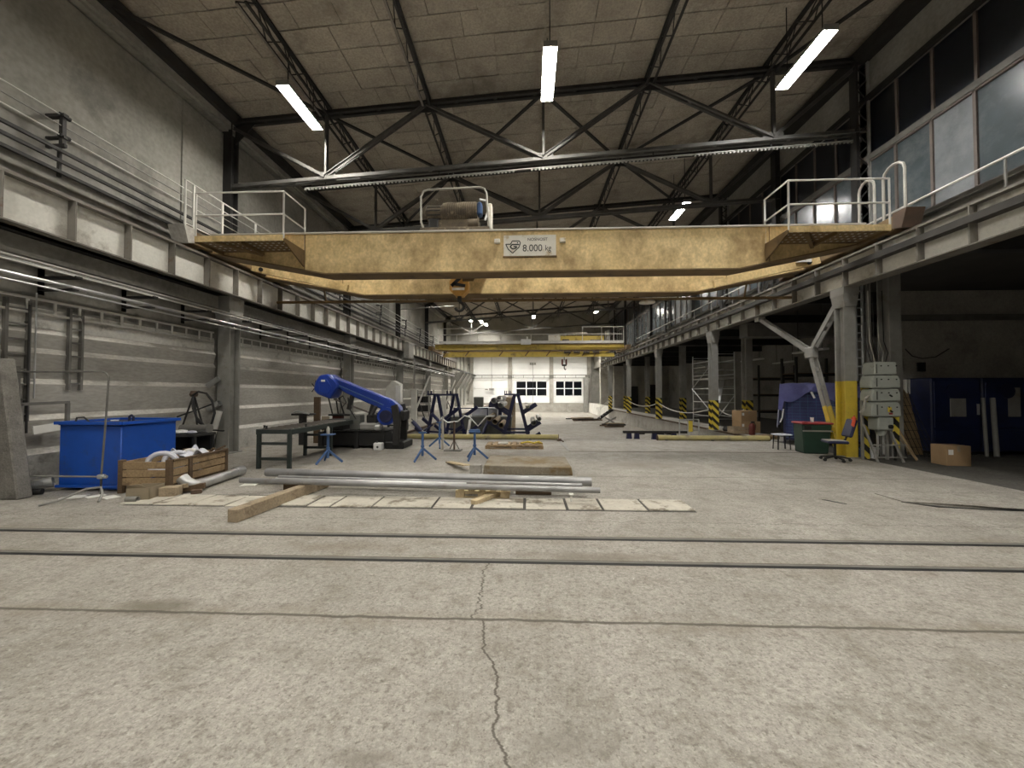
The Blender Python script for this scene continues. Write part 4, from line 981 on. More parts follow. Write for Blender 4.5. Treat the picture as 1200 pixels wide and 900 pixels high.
for x, y in ((-6.02, 8.6), (-5.28, 9.0), (-6.02, 10.0), (-5.9, 8.5)): M().lathe([(.02, 0), (.02, .06), (.03, .07)], (x, y, .88), 8).build('bolt', 'steel_dark', rt, **W)
sw = thing('band_saw', 'large blue horizontal band saw with raised arm on a black base', 'saw', (-5.1, 11.9, 0))
arm = M().prism([(-6.2, 11.62, 2.27), (-4.15, 11.62, 1.46), (-3.92, 11.62, 1.25), (-3.88, 11.62, 1.0), (-4.12, 11.62, .76), (-4.42, 11.62, .88), (-4.50, 11.62, 1.2), (-5.6, 11.62, 1.68), (-5.85, 11.62, 1.86)], (0, .36, 0)).build('arm', 'blue_saw', sw, bev=.03, **W)
M().bar((-6.1, 11.6, 2.18), (-4.2, 11.6, 1.42), .02, .06).build('arm_rib', 'blue_saw', arm, **W)
M().bar((-5.8, 11.6, 1.92), (-4.4, 11.6, 1.32), .02, .03).build('arm_rib', 'blue_stand', arm, **W)
hd = M().prism([(-6.54, 11.5, 1.78), (-6.5, 11.5, 2.02), (-6.36, 11.5, 2.23), (-6.08, 11.5, 2.27), (-5.84, 11.5, 2.05), (-5.76, 11.5, 1.9), (-6.02, 11.5, 1.5), (-6.42, 11.5, 1.65)], (0, .55, 0)).build('wheel_cover', 'blue_saw', sw, bev=.04, **W)
M().prism([(-6.34, 11.48, 1.72), (-6.36, 11.48, 2.05), (-6.12, 11.48, 2.12), (-5.95, 11.48, 1.86), (-6.08, 11.48, 1.62)], (0, .03, 0)).build('cover_door', 'blue_saw', hd, bev=.012, **W)
M().box(-6.28, -6.16, 11.465, 11.485, 2.03, 2.09).build('maker_plate', 'white', hd, **W)
M().tube((-6.5, 11.75, 1.9), (-6.62, 11.75, 1.86), .03, 8).path([(-6.6, 11.75, 2.08), (-6.62, 11.75, 1.86), (-6.72, 11.75, 1.72)], .014, 6).path([(-6.72, 11.75, 1.98), (-6.62, 11.75, 1.86), (-6.5, 11.75, 1.75)], .014, 6).build('tension_wheel', 'steel_dark', hd, **W)
M().bar((-6.0, 11.7, 1.50), (-4.45, 11.7, .92), .012, .05).build('blade', 'rail_steel', sw, **W)
for x, z in ((-5.4, 1.6), (-4.75, 1.32)):
    M().bar((x, 11.7, z + .02), (x - .12, 11.7, z - .42), .14, .1).build('blade_guide', 'steel_dark', sw, bev=.01, **W)
M().path([(-5.75, 11.5, 1.5), (-5.6, 11.48, 1.6), (-5.5, 11.48, 1.4), (-5.62, 11.48, 1.25), (-5.7, 11.48, 1.45)], .016, 6).path([(-5.45, 11.5, 1.55), (-5.4, 11.5, 1.2), (-5.2, 11.5, .9)], .02, 6).build('coolant_hose', 'rubber', sw, **W)
M().tube((-4.28, 11.5, .98), (-4.28, 12.1, .98), .27, 24).build('drive_housing', 'blue_saw', sw, **W)
M().tube((-4.28, 11.46, .98), (-4.28, 11.5, .98), .19, 20).tube((-4.28, 11.44, .98), (-4.28, 11.46, .98), .07, 12).build('motor_cap', 'blue_rack', sw, **W)
M().prism([(-4.1, 11.4, 1.3), (-3.92, 11.4, 1.35), (-3.82, 11.4, .9), (-3.85, 11.4, .1), (-4.05, 11.4, .1), (-4.02, 11.4, .75)], (0, .12, 0)).prism([(-4.1, 12.1, 1.3), (-3.92, 12.1, 1.35), (-3.82, 12.1, .9), (-3.85, 12.1, .1), (-4.05, 12.1, .1), (-4.02, 12.1, .75)], (0, .12, 0)).build('pivot_bracket', 'steel_dark', sw, bev=.015, **W)
M().box(-3.86, -3.74, 11.5, 12.1, .85, 1.15).build('motor', 'black', sw, bev=.03, **W)
M().box(-6.35, -4.1, 11.55, 12.5, .08, .50).box(-6.2, -4.3, 11.5, 12.55, .50, .56).build('base', 'black', sw, bev=.02, **W)
M().box(-4.3, -3.72, 11.45, 12.4, .0, .22).build('plinth', 'black', sw, bev=.03, **W)
for x in (-6.3, -5.2, -4.4): M().box(x - .07, x + .07, 11.5, 11.62, 0, .5).build('foot', 'black', sw, **W)
M().box(-5.1, -4.55, 11.45, 12.0, .56, .78).build('vise_jaw', 'steel_grey', sw, bev=.05, **W)
M().box(-4.62, -4.42, 11.42, 11.7, .56, .72).build('vise_screw_block', 'galv', sw, bev=.04, **W)
M().box(-5.45, -5.12, 11.6, 11.95, .56, 1.02).build('control_panel', 'cabinet_grey', sw, bev=.02, **W)
M().tube((-4.72, 11.45, .98), (-4.62, 11.6, 1.28), .06, 10).box(-4.88, -4.58, 11.5, 11.75, .78, 1.02).build('hydraulic_cylinder', 'steel_dark', sw, bev=.02, **W)
M().box(-6.3, -5.6, 11.5, 12.3, .56, .86).build('feed_bed', 'steel_dark', sw, bev=.02, **W)
o = thing('white_canister', 'small white canister on the floor beside the saw base', 'canister', (-4.4, 11.25, 0))
M().box(-.13, .13, -.09, .09, 0, .22).build('body', 'white', o, bev=.025); M().tube((-.05, 0, .22), (-.05, 0, .26), .03, 10).build('cap', 'cable', o)
M().tube((0, -.092, .1), (0, -.088, .1), .035, 10).build('spout', 'cable', o)
# bench with clamps behind the roller table
sb = thing('side_bench', 'narrow dark bench with clamps behind the roller table', 'bench', (-6.9, 12.3, 0))
M().box(-7.6, -7.0, 12.1, 12.5, .96, 1.02).build('top', 'black', sb, bev=.01, **W)
M().box(-7.4, -7.25, 12.2, 12.4, 0, .96).build('pedestal', 'black', sb, **W)
M().path([(-7.6, 12.15, 1.02), (-7.4, 12.1, 1.1), (-7.2, 12.1, 1.06), (-7.0, 12.1, 1.02)], .03, 6).build('clamp', 'galv', sb, **W)
sb2 = thing('side_bench', 'narrow dark bench with upright rods behind the saw head', 'bench', (-6.5, 12.7, 0))
M().box(-6.65, -5.9, 12.6, 13.0, .92, .98).build('top', 'black', sb2, bev=.01, **W)
M().box(-6.55, -6.25, 12.7, 12.9, 0, .92).build('pedestal', 'red_dark', sb2, **W)
for x, dx in ((-6.6, -.2), (-6.4, -.12), (-6.2, -.25)): M().tube((x, 12.8, .98), (x + dx, 12.8, 1.75), .025, 6).build('rod', 'steel_dark', sb2, **W)
o = M().box(-.1, .1, -.05, .05, 0, 1.55).build('wood_plank', 'wood_dark', bev=.008); o.location = (-7.1, 12.75, 0); tag(o, 'upright dark brown plank standing behind the roller table', 'plank')
o = M().box(-.12, .14, -.03, .03, 0, .9).build('wood_board', 'carton_pale', bev=.008); o.location = (-6.82, 12.75, 0); tag(o, 'short pale board standing beside the upright dark plank', 'board')

# ================================================================== ROLLER STANDS
def stand(x, y, h, head, label, rz=0, mt='blue_stand', spread=.34):
    t = thing('roller_stand', label, 'roller stand', (x, y, 0), rz)
    M().tube((0, 0, .12), (0, 0, h - .05), .032, 10).build('post', mt, t)
    M().tube((0, 0, h * .45), (0, 0, h * .52), .045, 10).build('collar', mt, t)
    for k in range(3):
        a = R(90 + 120 * k + 40)
        M().bar((.02 * math.cos(a), .02 * math.sin(a), .3), (spread * math.cos(a), spread * math.sin(a), .02), .035, .05).build('leg', mt, t, bev=.005)
    if head == 'flat':
        M().box(-.15, .15, -.04, .04, h - .06, h - .02).build('head', mt, t, bev=.01)
        M().tube((-.13, 0, h), (.13, 0, h), .03, 12).build('roller', mt, t)
    elif head == 'jar':
        M().box(-.13, .13, -.13, .13, h - .05, h - .02).build('head', mt, t, bev=.01)
        M().lathe([(.035, h - .02), (.04, h + .1), (.03, h + .12), (.02, h + .16)], (0, 0, 0), 12).build('top_screw', 'cable_pale', t)
    else:
        M().box(-.1, .1, -.03, .03, h - .06, h - .02).build('head', mt, t, bev=.01)
        for s_ in (-1, 1): M().tube((s_ * .03, 0, h), (s_ * .26, 0, h + (.24 if s_ < 0 else .16)), .05 if s_ < 0 else .02, 10).build('roller', 'blue_rack', t)
        M().tube((-.3, .05, h + .3), (-.12, .05, h + .12), .012, 6).build('pin', 'steel_dark', t)
    return t
stand(-4.82, 9.15, .72, 'jar', 'blue tripod roller stand beside the roller table, screw on top')
stand(-2.62, 9.55, .74, 'vee', 'blue tripod roller stand with a dark slanting roller, by the yellow curb')
stand(-2.72, 11.85, .82, 'vee', 'smaller blue roller stand with slanting roller in front of the pipe rack', .6, 'blue_stand', .36)
stand(-1.34, 9.75, .74, 'flat', 'blue tripod roller stand with a flat top, next to the pallet')
vs = thing('vee_stand', 'pale steel stand with a zigzag top on a flat base plate', 'stand', (-2.15, 11.25, 0))
M().box(-.28, .22, -.15, .15, 0, .03).build('base_plate', 'frame_grey', vs)
M().tube((-.35, .05, .02), (-.35, .05, 1.0), .035, 10).build('tall_post', 'cable_pale', vs)
M().tube((0, 0, .03), (0, 0, .85), .03, 10).build('post', 'rust', vs)
for a in (30, 150, 270): M().bar((0, 0, .3), (.16 * math.cos(R(a)), .12 * math.sin(R(a)), .03), .02).build('gusset', 'frame_grey', vs)
M().path([(-.4, .05, .95), (-.2, .02, .82), (.1, 0, .85), (.3, 0, 1.02), (.45, 0, .98), (.7, 0, .72), (.95, 0, 1.0), (1.2, 0, 1.02)], .022, 8).build('zigzag_top', 'galv', vs)

# ================================================================== FLOOR GOODS IN FRONT
def pipe(p, q, r, label, mt='pipe_steel', extra=None):
    t = thing('steel_pipe', label, 'pipe', p)
    M().tube((0, 0, 0), Vector(q) - Vector(p), r, 18, hollow=.12).build('tube', mt, t)
    if extra: extra(t)
    return t
pipe((-4.78, 6.92, .235), (1.05, 6.40, .235), .075, 'thickest long grey steel pipe on the pallet and timber')
def fit(t): M().tube((5.75, -.53, -.03), (5.75, -.53, -.12), .03, 8).build('stub', 'white', t)
pipe((-4.85, 6.36, .215), (1.10, 5.93, .215), .045, 'long thin steel pipe lying parallel in front of the thickest pipe', extra=None)
pipe((-4.4, 6.68, .20), (.88, 6.28, .20), .036, 'middle grey pipe lying between the thickest and the front pipe')
pipe((-4.35, 6.52, .20), (-1.0, 6.30, .20), .03, 'shorter thin pipe lying between the longer pipes', 'galv')
pipe((-5.25, 7.0, .05), (-4.5, 6.98, .05), .045, 'short white pipe piece on the floor at the end of the thickest pipe', 'white')
o = M().box(-.035, .035, -.05, .05, 0, .02).box(-.015, .015, -.02, .02, -.1, 0).build('pipe_tag', 'paper', bev=.004); o.location = (.66, 5.9, .15); 
tag(o, 'small white clip hanging on the front pipe', 'clip')
tb = M().bar((0, 0, .085), (.2, 1.95, .085), .15, .17).build('timber_beam', 'wood_timber', bev=.008); tb.location = (-3.86, 4.92, 0); tag(tb, 'thick squared timber beam lying on the floor with its end towards the tracks', 'beam')
o = M().bar((0, 0, .04), (.5, .72, .075), .11, .07).build('wood_plank', 'wood_pale', bev=.006); o.location = (-.82, 5.82, 0); tag(o, 'short pale plank leaning against the pallet under the pipes', 'plank')
def pallet(name, label, loc, rz, wx, wy, n, mt):
    t = thing(name, label, 'pallet', loc, rz)
    for k in range(n):
        x = -wx / 2 + (k + .5) * wx / n; M().box(x - wx / n * .3, x + wx / n * .3, -wy / 2, wy / 2, .10, .12).build('deck_board', mt, t, bev=.003)
    for y in (-wy / 2 + .05, 0, wy / 2 - .05):
        M().box(-wx / 2, wx / 2, y - .05, y + .05, .08, .10).build('stringer_board', mt, t)
        for x in (-wx / 2 + .07, 0, wx / 2 - .07): M().box(x - .07, x + .07, y - .05, y + .05, .02, .08).build('block', mt, t)
        M().box(-wx / 2, wx / 2, y - .05, y + .05, 0, .02).build('bottom_board', mt, t)
    return t
pp = pallet('wooden_pallet', 'pale slatted pallet carrying the steel pipes', (-.72, 6.5, 0), 0, .86, .72, 5, 'wood_pale'); pp.scale.z = 1.3
pallet('wooden_pallet', 'low wooden pallet with yellow straps, before the yellow curb', (-.4, 12.0, 0), 0, 1.75, .8, 9, 'wood')
o = M().path([(-.3, 0, .02), (-.1, .1, .05), (.1, -.05, .03), (.25, .08, .06), (.35, -.06, .03), (.15, .12, .04)], .03, 6).build('strap_bundle', 'yellow'); o.location = (.1, 11.9, .12); tag(o, 'bundle of yellow straps on the low pallet', 'straps')
o = M().box(-.15, .15, -.07, .07, 0, .05).build('paper_stack', 'paper', bev=.005); o.location = (-.75, 11.9, .12); tag(o, 'small white packet on the low pallet', 'packet')
bk = M().prism([(-.92, 0, 0), (.93, 0, 0), (.9, 0, .17), (-.9, 0, .2)], (0, 1.3, 0)).build('concrete_slab', 'block_stained', bev=.015); bk.location = (0, 7.95, 0); tag(bk, 'brown stained concrete slab lying behind the steel pipes', 'slab')
o = M().box(0, .65, -.035, .035, 0, .03).build('wood_lath', 'wood_pale'); o.location = (.15, 7.45, .0); tag(o, 'pale lath lying before the stained slab', 'lath')
o = M().box(-.12, .12, -.1, .1, 0, .2).build('concrete_block', 'concrete', bev=.01); o.location = (-1.08, 8.05, 0); tag(o, 'small grey concrete block beside the stained slab', 'block')
o = M().bar((0, 0, .03), (.6, -1.0, .14), .16, .025).build('wood_board', 'wood_pale', bev=.004); o.location = (-1.9, 9.25, 0); tag(o, 'pale board propped on the floor beside the small concrete block', 'board')
o = M().box(-.5, .5, -.06, .06, 0, .02).build('wood_lath', 'wood_pale'); o.location = (-3.2, 7.5, 0); tag(o, 'pale lath lying behind the thickest pipe', 'lath')
for x, y, lab in ((-3.95, 6.62, 'dark wood bearer under the pipe ends near the timber'), (.1, 6.5, 'dark wood bearer under the pipes beside the pallet')):
    o = M().box(-.3, .3, -.05, .05, 0, .13).build('wood_bearer', 'wood_dark', bev=.006); o.location = (x, y, 0); tag(o, lab, 'bearer')
# pale trench cover boards
xs = [-6.85, -6.25, -5.68, -5.11, -4.54, -3.97, -3.3, -2.93, -2.32, -1.41, -.83, -.04, .57, 1.1, 1.73, 2.43]
random.seed(11)
for i in range(len(xs) - 1):
    g = random.uniform(.01, .03); dy = random.uniform(-.03, .03)
    if abs(xs[i] + 6.85) < .01: continue
    o = M().box(xs[i] + g, xs[i + 1] - g, -.27, .27, 0, .016).build('cover_board', 'cover_board', bev=.004)
    o.location = (0, 5.92 + dy, .001); o.rotation_euler = (random.uniform(0, .02), 0, random.uniform(-.006, .006))
    tag(o, 'pale worn cover board in the row laid across the floor before the pipes', 'cover board', 'cover boards across the floor')
o = M().box(-6.1, 2.4, 5.6, 6.24, -.003, .0025).build('trench_bed', 'aisle_floor', floor, smooth=False)
# lifted steel plate with a dark gap
fp = thing('floor_plate', 'large floor plate with a dark open gap along its lifted edge', 'floor plate', (5.6, 6.0, 0))
M().prism([(5.78, 6.24, .003), (6.05, 5.98, .003), (6.9, 5.83, .003), (9.0, 5.82, .003), (9.0, 5.86, .003), (6.75, 5.9, .003), (6.2, 6.02, .003)], (0, 0, .004)).build('gap', 'black', fp, smooth=False, **W)
M().prism([(4.66, 6.33, .002), (4.82, 6.1, .002), (4.86, 6.1, .002), (4.72, 6.33, .002)], (0, 0, .004)).build('gap', 'black', fp, smooth=False, **W)
M().grid(lambda u, v: (5.82 + u * 2.5, 6.24 - .36 * min(1, u * 2.2) * (1 - v) + v * .5, .012 + .02 * (1 - v) * math.sin(min(1, u * 1.5) * 3.1)), 10, 4).build('plate', 'floor_concrete', fp, solid=.008, **W)
# ================================================================== PIT EDGE AND PIT
def curb(x0, x1, y, label):
    t = thing('curb_pipe', label, 'pipe', ((x0 + x1) / 2, y, 0))
    M().tube((x0, y, .09), (x1, y, .09), .09, 14).build('tube', 'curb_yellow', t, **W)
    k = x0 + .3
    while k < x1: M().box(k - .04, k + .04, y - .1, y + .1, 0, .03).build('foot', 'frame_grey', t, **W); k += 1.6
    for x in (x0, x1): M().tube((x - .01, y, .09), (x + .01, y, .09), .1, 14).build('end_cap', 'rust', t, **W)
curb(-5.0, 1.12, 14.05, 'faded yellow pipe laid as a curb along the pit edge, beside the ramp')
curb(4.62, 8.5, 13.95, 'faded yellow pipe laid as a curb along the pit edge, towards the dock')
o = M().box(-.06, .08, -.1, .1, 0, .08).bar((.05, 0, .06), (.12, -.4, .03), .03).build('pipe_clamp', 'rust'); o.location = (1.1, 13.6, 0); tag(o, 'rusty clamp on the floor at the end of the curb pipe', 'clamp')

ZP = -1.0
def rack(label, loc, rz, ln, arms_l, arms_r, mt='blue_rack'):
    t = thing('pipe_rack', label, 'rack', loc, rz)
    for y in (0, ln):
        f = M()
        for s_ in (-1, 1):
            M().bar((s_ * .08, y, 2.6), (s_ * .72, y, 0), .09, .11).build('leg', mt, t)
        M().box(-.6, .6, y - .04, y + .04, .95, 1.03).build('cross_bar', mt, t)
        M().box(-.5, .14, y - .05, y + .05, 2.58, 2.65).build('top_bar', mt, t)
        for x in (-.48, -.3): M().box(x - .02, x + .02, y - .03, y + .03, 2.65, 2.78).build('pin', mt, t)
        for s_, lst in ((-1, arms_l), (1, arms_r)):
            for z, l in lst:
                x0 = s_ * (.08 + .64 * (1 - z / 2.6))
                M().bar((x0, y, z), (x0 + s_ * l, y, z + l * .62), .07, .14).build('arm', mt, t)
    M().bar((0, 0, 2.6), (0, ln, 2.6), .08).build('ridge_bar', mt, t)
    return t
rack('dark blue A-frame pipe rack loaded with pipes, alone near the ramp', (-.5, 16.6, ZP), 0, 1.5, ((1.75, .85), (1.0, .75)), ((1.8, .62), (1.05, .6), (.5, .5)))
rack('dark blue A-frame pipe rack standing nearest the banded wall', (-3.95, 16.6, ZP), R(-28), 1.3, ((1.3, .4), (.7, .7)), ((1.5, .9), (.75, .9)))
def rpipe(x, z, r, y0, y1, label, mt='pipe_steel', dx=0, dz=0, grp='pipes on the racks in the pit'):
    t = M().tube((0, 0, 0), (dx, y1 - y0, dz), r, 16, hollow=.1).build('rack_pipe', mt); t.location = (x, y0, z); tag(t, label, 'pipe', grp)
L_ = 'thick dark pipe lying in the upper arms of the loaded A-frame rack'
for x, z in ((-1.12, 1.17), (-1.42, 1.36), (-1.17, 1.44)): rpipe(x, z, .13, 16.2, 19, L_)
L_ = 'brown pipe in the lower arms of the loaded A-frame rack'
for x, z in ((-1.38, .46), (-1.62, .61), (-1.12, .31)): rpipe(x, z, .12, 16.3, 18.8, L_, 'wood_timber')
rpipe(.0, 1.13, .1, 16.3, 18.6, 'pale pipe cradled on the outer arm of the loaded rack', 'paper')
rpipe(.25, .44, .12, 16.2, 18.6, 'grey pipe on the lower outer arm of the loaded rack', 'steel_grey')
rpipe(.49, .58, .1, 16.3, 18.6, 'pale pipe at the tip of the lower outer arm', 'pale_paint')
L_ = 'large tube resting on the pit floor under the loaded rack'
for x, z, r in ((-1.4, -.82, .18), (-.95, -.84, .16), (.35, -.86, .14), (.75, -.87, .12)): rpipe(x, z, r, 15.9, 18.2, L_, 'pale_paint' if x < -1 else 'steel_grey')
rpipe(-2.62, -.92, .07, 15.95, 18.2, 'pale tube leaning from the pit floor against the steel skip', 'pale_paint', -.1, 1.3)
rpipe(-2.3, -.90, .08, 16.3, 18.2, 'dark tube leaning from the pit floor against the steel skip', 'blue_rack', .45, 1.25)
o = M().lathe([(.26, 0), (.30, .1), (.32, .45), (.30, .8), (.24, .88)], (0, 0, 0), 20).build('tan_drum', 'wood_timber'); o.location = (-2.15, 15.6, ZP); o.scale = (1, 1, .95); tag(o, 'tan drum standing in the pit behind the curb pipe', 'drum')
sk = thing('steel_skip', 'dark grey steel skip with a tubular frame standing in the pit', 'skip', (-2.2, 18.9, ZP))
M().prism([(-3.6, 18.3, ZP), (-.9, 18.3, ZP), (-.75, 18.3, .55), (-3.75, 18.3, .55)], (0, 1.3, 0)).build('body', 'cabinet_grey', sk, bev=.03, **W)
M().path([(-3.5, 18.25, .5), (-3.5, 18.25, .95), (-1.9, 18.25, .95), (-1.9, 18.25, .5)], .035, 8).build('frame', 'blue_rack', sk, **W)
o = M().box(-.62, .62, -.4, .4, 0, .35).box(-.66, .66, -.44, .44, .35, .4).build('white_case', 'white_hose', bev=.02); o.location = (-2.1, 19.1, .55); tag(o, 'white case standing on the steel skip', 'case')
for i, (x, y, z, r) in enumerate(((-4.5, 15.9, .1, 1.2), (-3.1, 15.8, .2, .4), (-4.2, 16.1, -.1, -.6))):
    o = M().bar((0, 0, .0), (math.cos(r) * .9, .5, .35), .05, .09).build('steel_offcut', 'blue_rack' if i != 1 else 'galv'); o.location = (x, y + .4, ZP); tag(o, ['dark steel offcut leaning under the rack nearest the wall', 'bright steel offcut leaning beside the tan drum', 'dark steel angle lying under the rack nearest the wall'][i], 'offcut')
# machines far down the pit
for x, y, w, d, h, mt, lab in ((-3.3, 26, .62, .6, 2.4, 'cabinet_grey', 'tall grey steel cabinet standing far down the pit'), (-2.2, 26.5, .9, .7, 1.9, 'blue_dark', 'dark squat cabinet next to the tall grey cabinet'), (-1.2, 25.5, .8, .9, 2.4, 'wood_timber', 'tan machine behind the loaded pipe rack')):
    t = thing('machine_cabinet', lab, 'cabinet', (x, y, ZP))
    M().box(-w / 2, w / 2, -d / 2, d / 2, .1, h).build('body', mt, t, bev=.03)
    M().box(-w / 2 + .05, w / 2 - .05, -d / 2 - .02, -d / 2, .2, h - .1).build('door', mt, t, bev=.008)
    M().box(w / 2 - .12, w / 2 - .09, -d / 2 - .05, -d / 2 - .02, h * .5, h * .6).build('handle', 'galv', t)
    for sx in (-1, 1): M().box(sx * w * .4 - .05, sx * w * .4 + .05, -d * .4, d * .4, 0, .1).build('foot', 'black', t)
# trestle beam
tr_ = thing('trestle_beam', 'long dark beam carried on low trestles in the pit by the dock', 'beam', (6.7, 20.4, ZP))
M().box(5.0, 8.3, 20.3, 20.5, -.42, -.3).build('beam', 'steel_dark', tr_, **W)
for x in (5.3, 5.7, 6.6, 7.6): M().prism([(x - .15, 20.3, ZP), (x + .15, 20.3, ZP), (x + .1, 20.3, -.42), (x - .1, 20.3, -.42)], (0, .2, 0)).build('trestle', 'blue_rack', tr_, **W)
for x, w_ in ((6.0, .3), (6.9, .5), (7.5, .4)): M().box(x - w_ / 2, x + w_ / 2, 20.5, 20.9, -.5, -.34).build('ledge', 'steel_dark', tr_, **W)
# timber stacks on the pit floor
def stack(x, y, n, l, label, rz):
    t = thing('timber_stack', label, 'timber', (x, y, ZP), rz)
    random.seed(n)
    for k in range(n):
        a = random.uniform(-.35, .35); dx = random.uniform(-.5, .5)
        M().bar((dx - l / 2 * math.cos(a), k * .22 - l / 2 * math.sin(a) * .5, .08 + .09 * (k % 3)), (dx + l / 2 * math.cos(a), k * .22 + l / 2 * math.sin(a) * .5, .08 + .09 * (k % 3)), .18, .09).build('timber', ('wood_dark', 'steel_dark', 'wood_timber')[k % 3], t)
stack(5.7, 36.5, 8, 2.2, 'loose stack of dark timbers far down the pit', .5)
stack(6.5, 30.3, 5, 1.5, 'smaller dark timber stack on the pit floor near the dock wall', 0)
o = thing('pipe_cross', 'grey cross-shaped steel fitting on the pit floor near the dock wall', 'fitting', (6.7, 31.6, ZP))
M().bar((-.6, 0, .1), (.5, .1, .7), .12).build('bar', 'steel_grey', o); M().bar((-.4, .1, .7), (.55, 0, .1), .12).build('bar', 'steel_grey', o)
# steps up to the dock
ss = thing('dock_steps', 'dark steel steps with handrails leading from the pit up to the dock', 'steps', (7.9, 39, ZP))
for k in range(5): M().box(7.2 + k * .26, 7.5 + k * .26, 38.6, 39.5, ZP + .18 + k * .2, ZP + .22 + k * .2).build('tread', 'steel_dark', ss, **W)
for y in (38.6, 39.5):
    M().bar((7.15, y, ZP + .05), (8.5, y, .0), .05, .16).build('stringer', 'steel_dark', ss, **W)
    M().path([(7.2, y, ZP), (7.2, y, .1), (8.5, y, 1.05), (8.5, y, 0)], .03, 6).build('handrail', 'pale_paint', ss, **W)
# pale side lining of the pit beyond the steps
st_ = struct('wall_pit_side', M().box(8.35, 8.55, 40.2, YB, -1, .3), 'wall_white', smooth=False)

# ================================================================== FAR BANDED-WALL SIDE
for x, y, lab in ((-6.0, 20.2, 'white square post with a slanting strut by the pit edge'), (-6.0, 27.5, 'farther white square post with a slanting strut by the pit edge')):
    t = thing('white_post', lab, 'post', (x, y, 0))
    M().box(-.13, .13, -.13, .13, 0, 1.85).build('post', 'pale_paint', t, bev=.01)
    M().box(-.18, .18, -.18, .18, 1.85, 1.9).build('cap', 'pale_paint', t)
    M().tube((0, 0, 1.9), (0, 0, 3.5), .05, 8).build('riser', 'steel_grey', t)
    M().bar((.1, 0, .8), (.75, .3, 2.6), .08).build('strut', 'pale_paint', t)
    M().bar((.6, .3, 0.05), (.05, .2, 1.5), .05).build('strut', 'steel_dark', t)
sf = thing('steel_shelf', 'grey steel shelf with dark boxes standing against the banded wall', 'shelf', (-7.6, 22.5, 0))
for x in (-8.2, -7.0):
    for y in (21.8, 23.2): M().box(x - .04, x + .04, y - .04, y + .04, 0, 1.9).build('upright', 'steel_grey', sf, **W)
for z in (.3, .95, 1.6): M().box(-8.2, -7.0, 21.8, 23.2, z, z + .04).build('shelf_board', 'steel_grey', sf, **W)
for k, (x, z, w_) in enumerate(((-7.9, .34, .4), (-7.35, .34, .5), (-7.8, .99, .6), (-7.25, .99, .35))):
    o = M().box(-w_ / 2, w_ / 2, -.3, .3, 0, .4).box(-w_ / 2 - .01, w_ / 2 + .01, -.31, .31, .4, .43).build('dark_box', 'steel_dark', bev=.01); o.location = (x, 27.7, z); tag(o, 'dark lidded box on the grey steel shelf', 'box', 'boxes on the steel shelf')
mc = thing('pale_machine', 'pale grey machine column with hood beside the banded wall', 'machine', (-7.7, 16.5, 0))
M().box(-8.1, -7.3, 16.2, 17.0, 0, 1.1).build('base', 'steel_grey', mc, bev=.03, **W)
M().prism([(-8.1, 16.3, 1.1), (-7.3, 16.3, 1.1), (-7.3, 16.3, 2.2), (-7.7, 16.3, 2.4), (-8.1, 16.3, 2.0)], (0, .6, 0)).build('hood', 'pale_paint', mc, bev=.03, **W)
M().box(-7.5, -7.2, 16.2, 16.35, 1.2, 2.1).build('front_panel', 'white', mc, bev=.01, **W)
mc.location.y += 5.4; sf.location.y += 5.3
cv = thing('outfeed_rail', 'low dark outfeed frame behind the saw along the pit edge', 'frame', (-5.0, 14, 0))
M().bar((-4.6, 12.9, .42), (-5.5, 17.5, .42), .08, .1).build('beam', 'frame_grey', cv, **W)
for y, x in ((13.0, -4.62), (15.2, -5.05), (17.4, -5.48)):
    for s_ in (0, -.5): M().box(x + s_ - .04, x + s_ + .04, y - .04, y + .04, 0, 1.0 if s_ else .42).build('leg', 'table_green', cv, **W)
    M().box(x - .5, x, y - .03, y + .03, .9, .98).box(x - .5, x, y - .03, y + .03, .36, .42).build('cross_bar', 'table_green', cv, **W)
o = M().tube((0, 0, .1), (1.6, 1.4, .1), .1, 14, hollow=.1).build('pale_pipe', 'pale_paint'); o.location = (-7.6, 17.9, 0); tag(o, 'pale pipe lying on the floor by the banded wall past the saw', 'pipe')
# cantilever brackets carrying a rail in the low bay
br = thing('rail_brackets', 'row of pale triangular brackets carrying a rail near the white end wall', 'brackets', (-8, 46, 0))
M().box(-7.4, -7.2, 38, 53.6, 4.0, 4.15).build('rail', 'steel_dark', br, **W)
for y in (43.6, 46.2, 48.8, 51.4): M().prism([(-8.75, y, 4.0), (-7.2, y, 4.0), (-8.45, y, 2.0), (-8.45, y, -.02), (-8.75, y, -.02)], (0, .25, 0)).build('bracket', 'steel_grey', br, smooth=False, **W)
for y in (47.5, 50.1, 52.7): o = M().box(-.12, .12, -.12, .12, 0, 6.9).build('annex_post', 'pale_paint', bev=.01); o.location = (-8.58, y, 0); tag(o, 'slim pale post against the wall in the low bay', 'post', 'slim posts in the low bay')
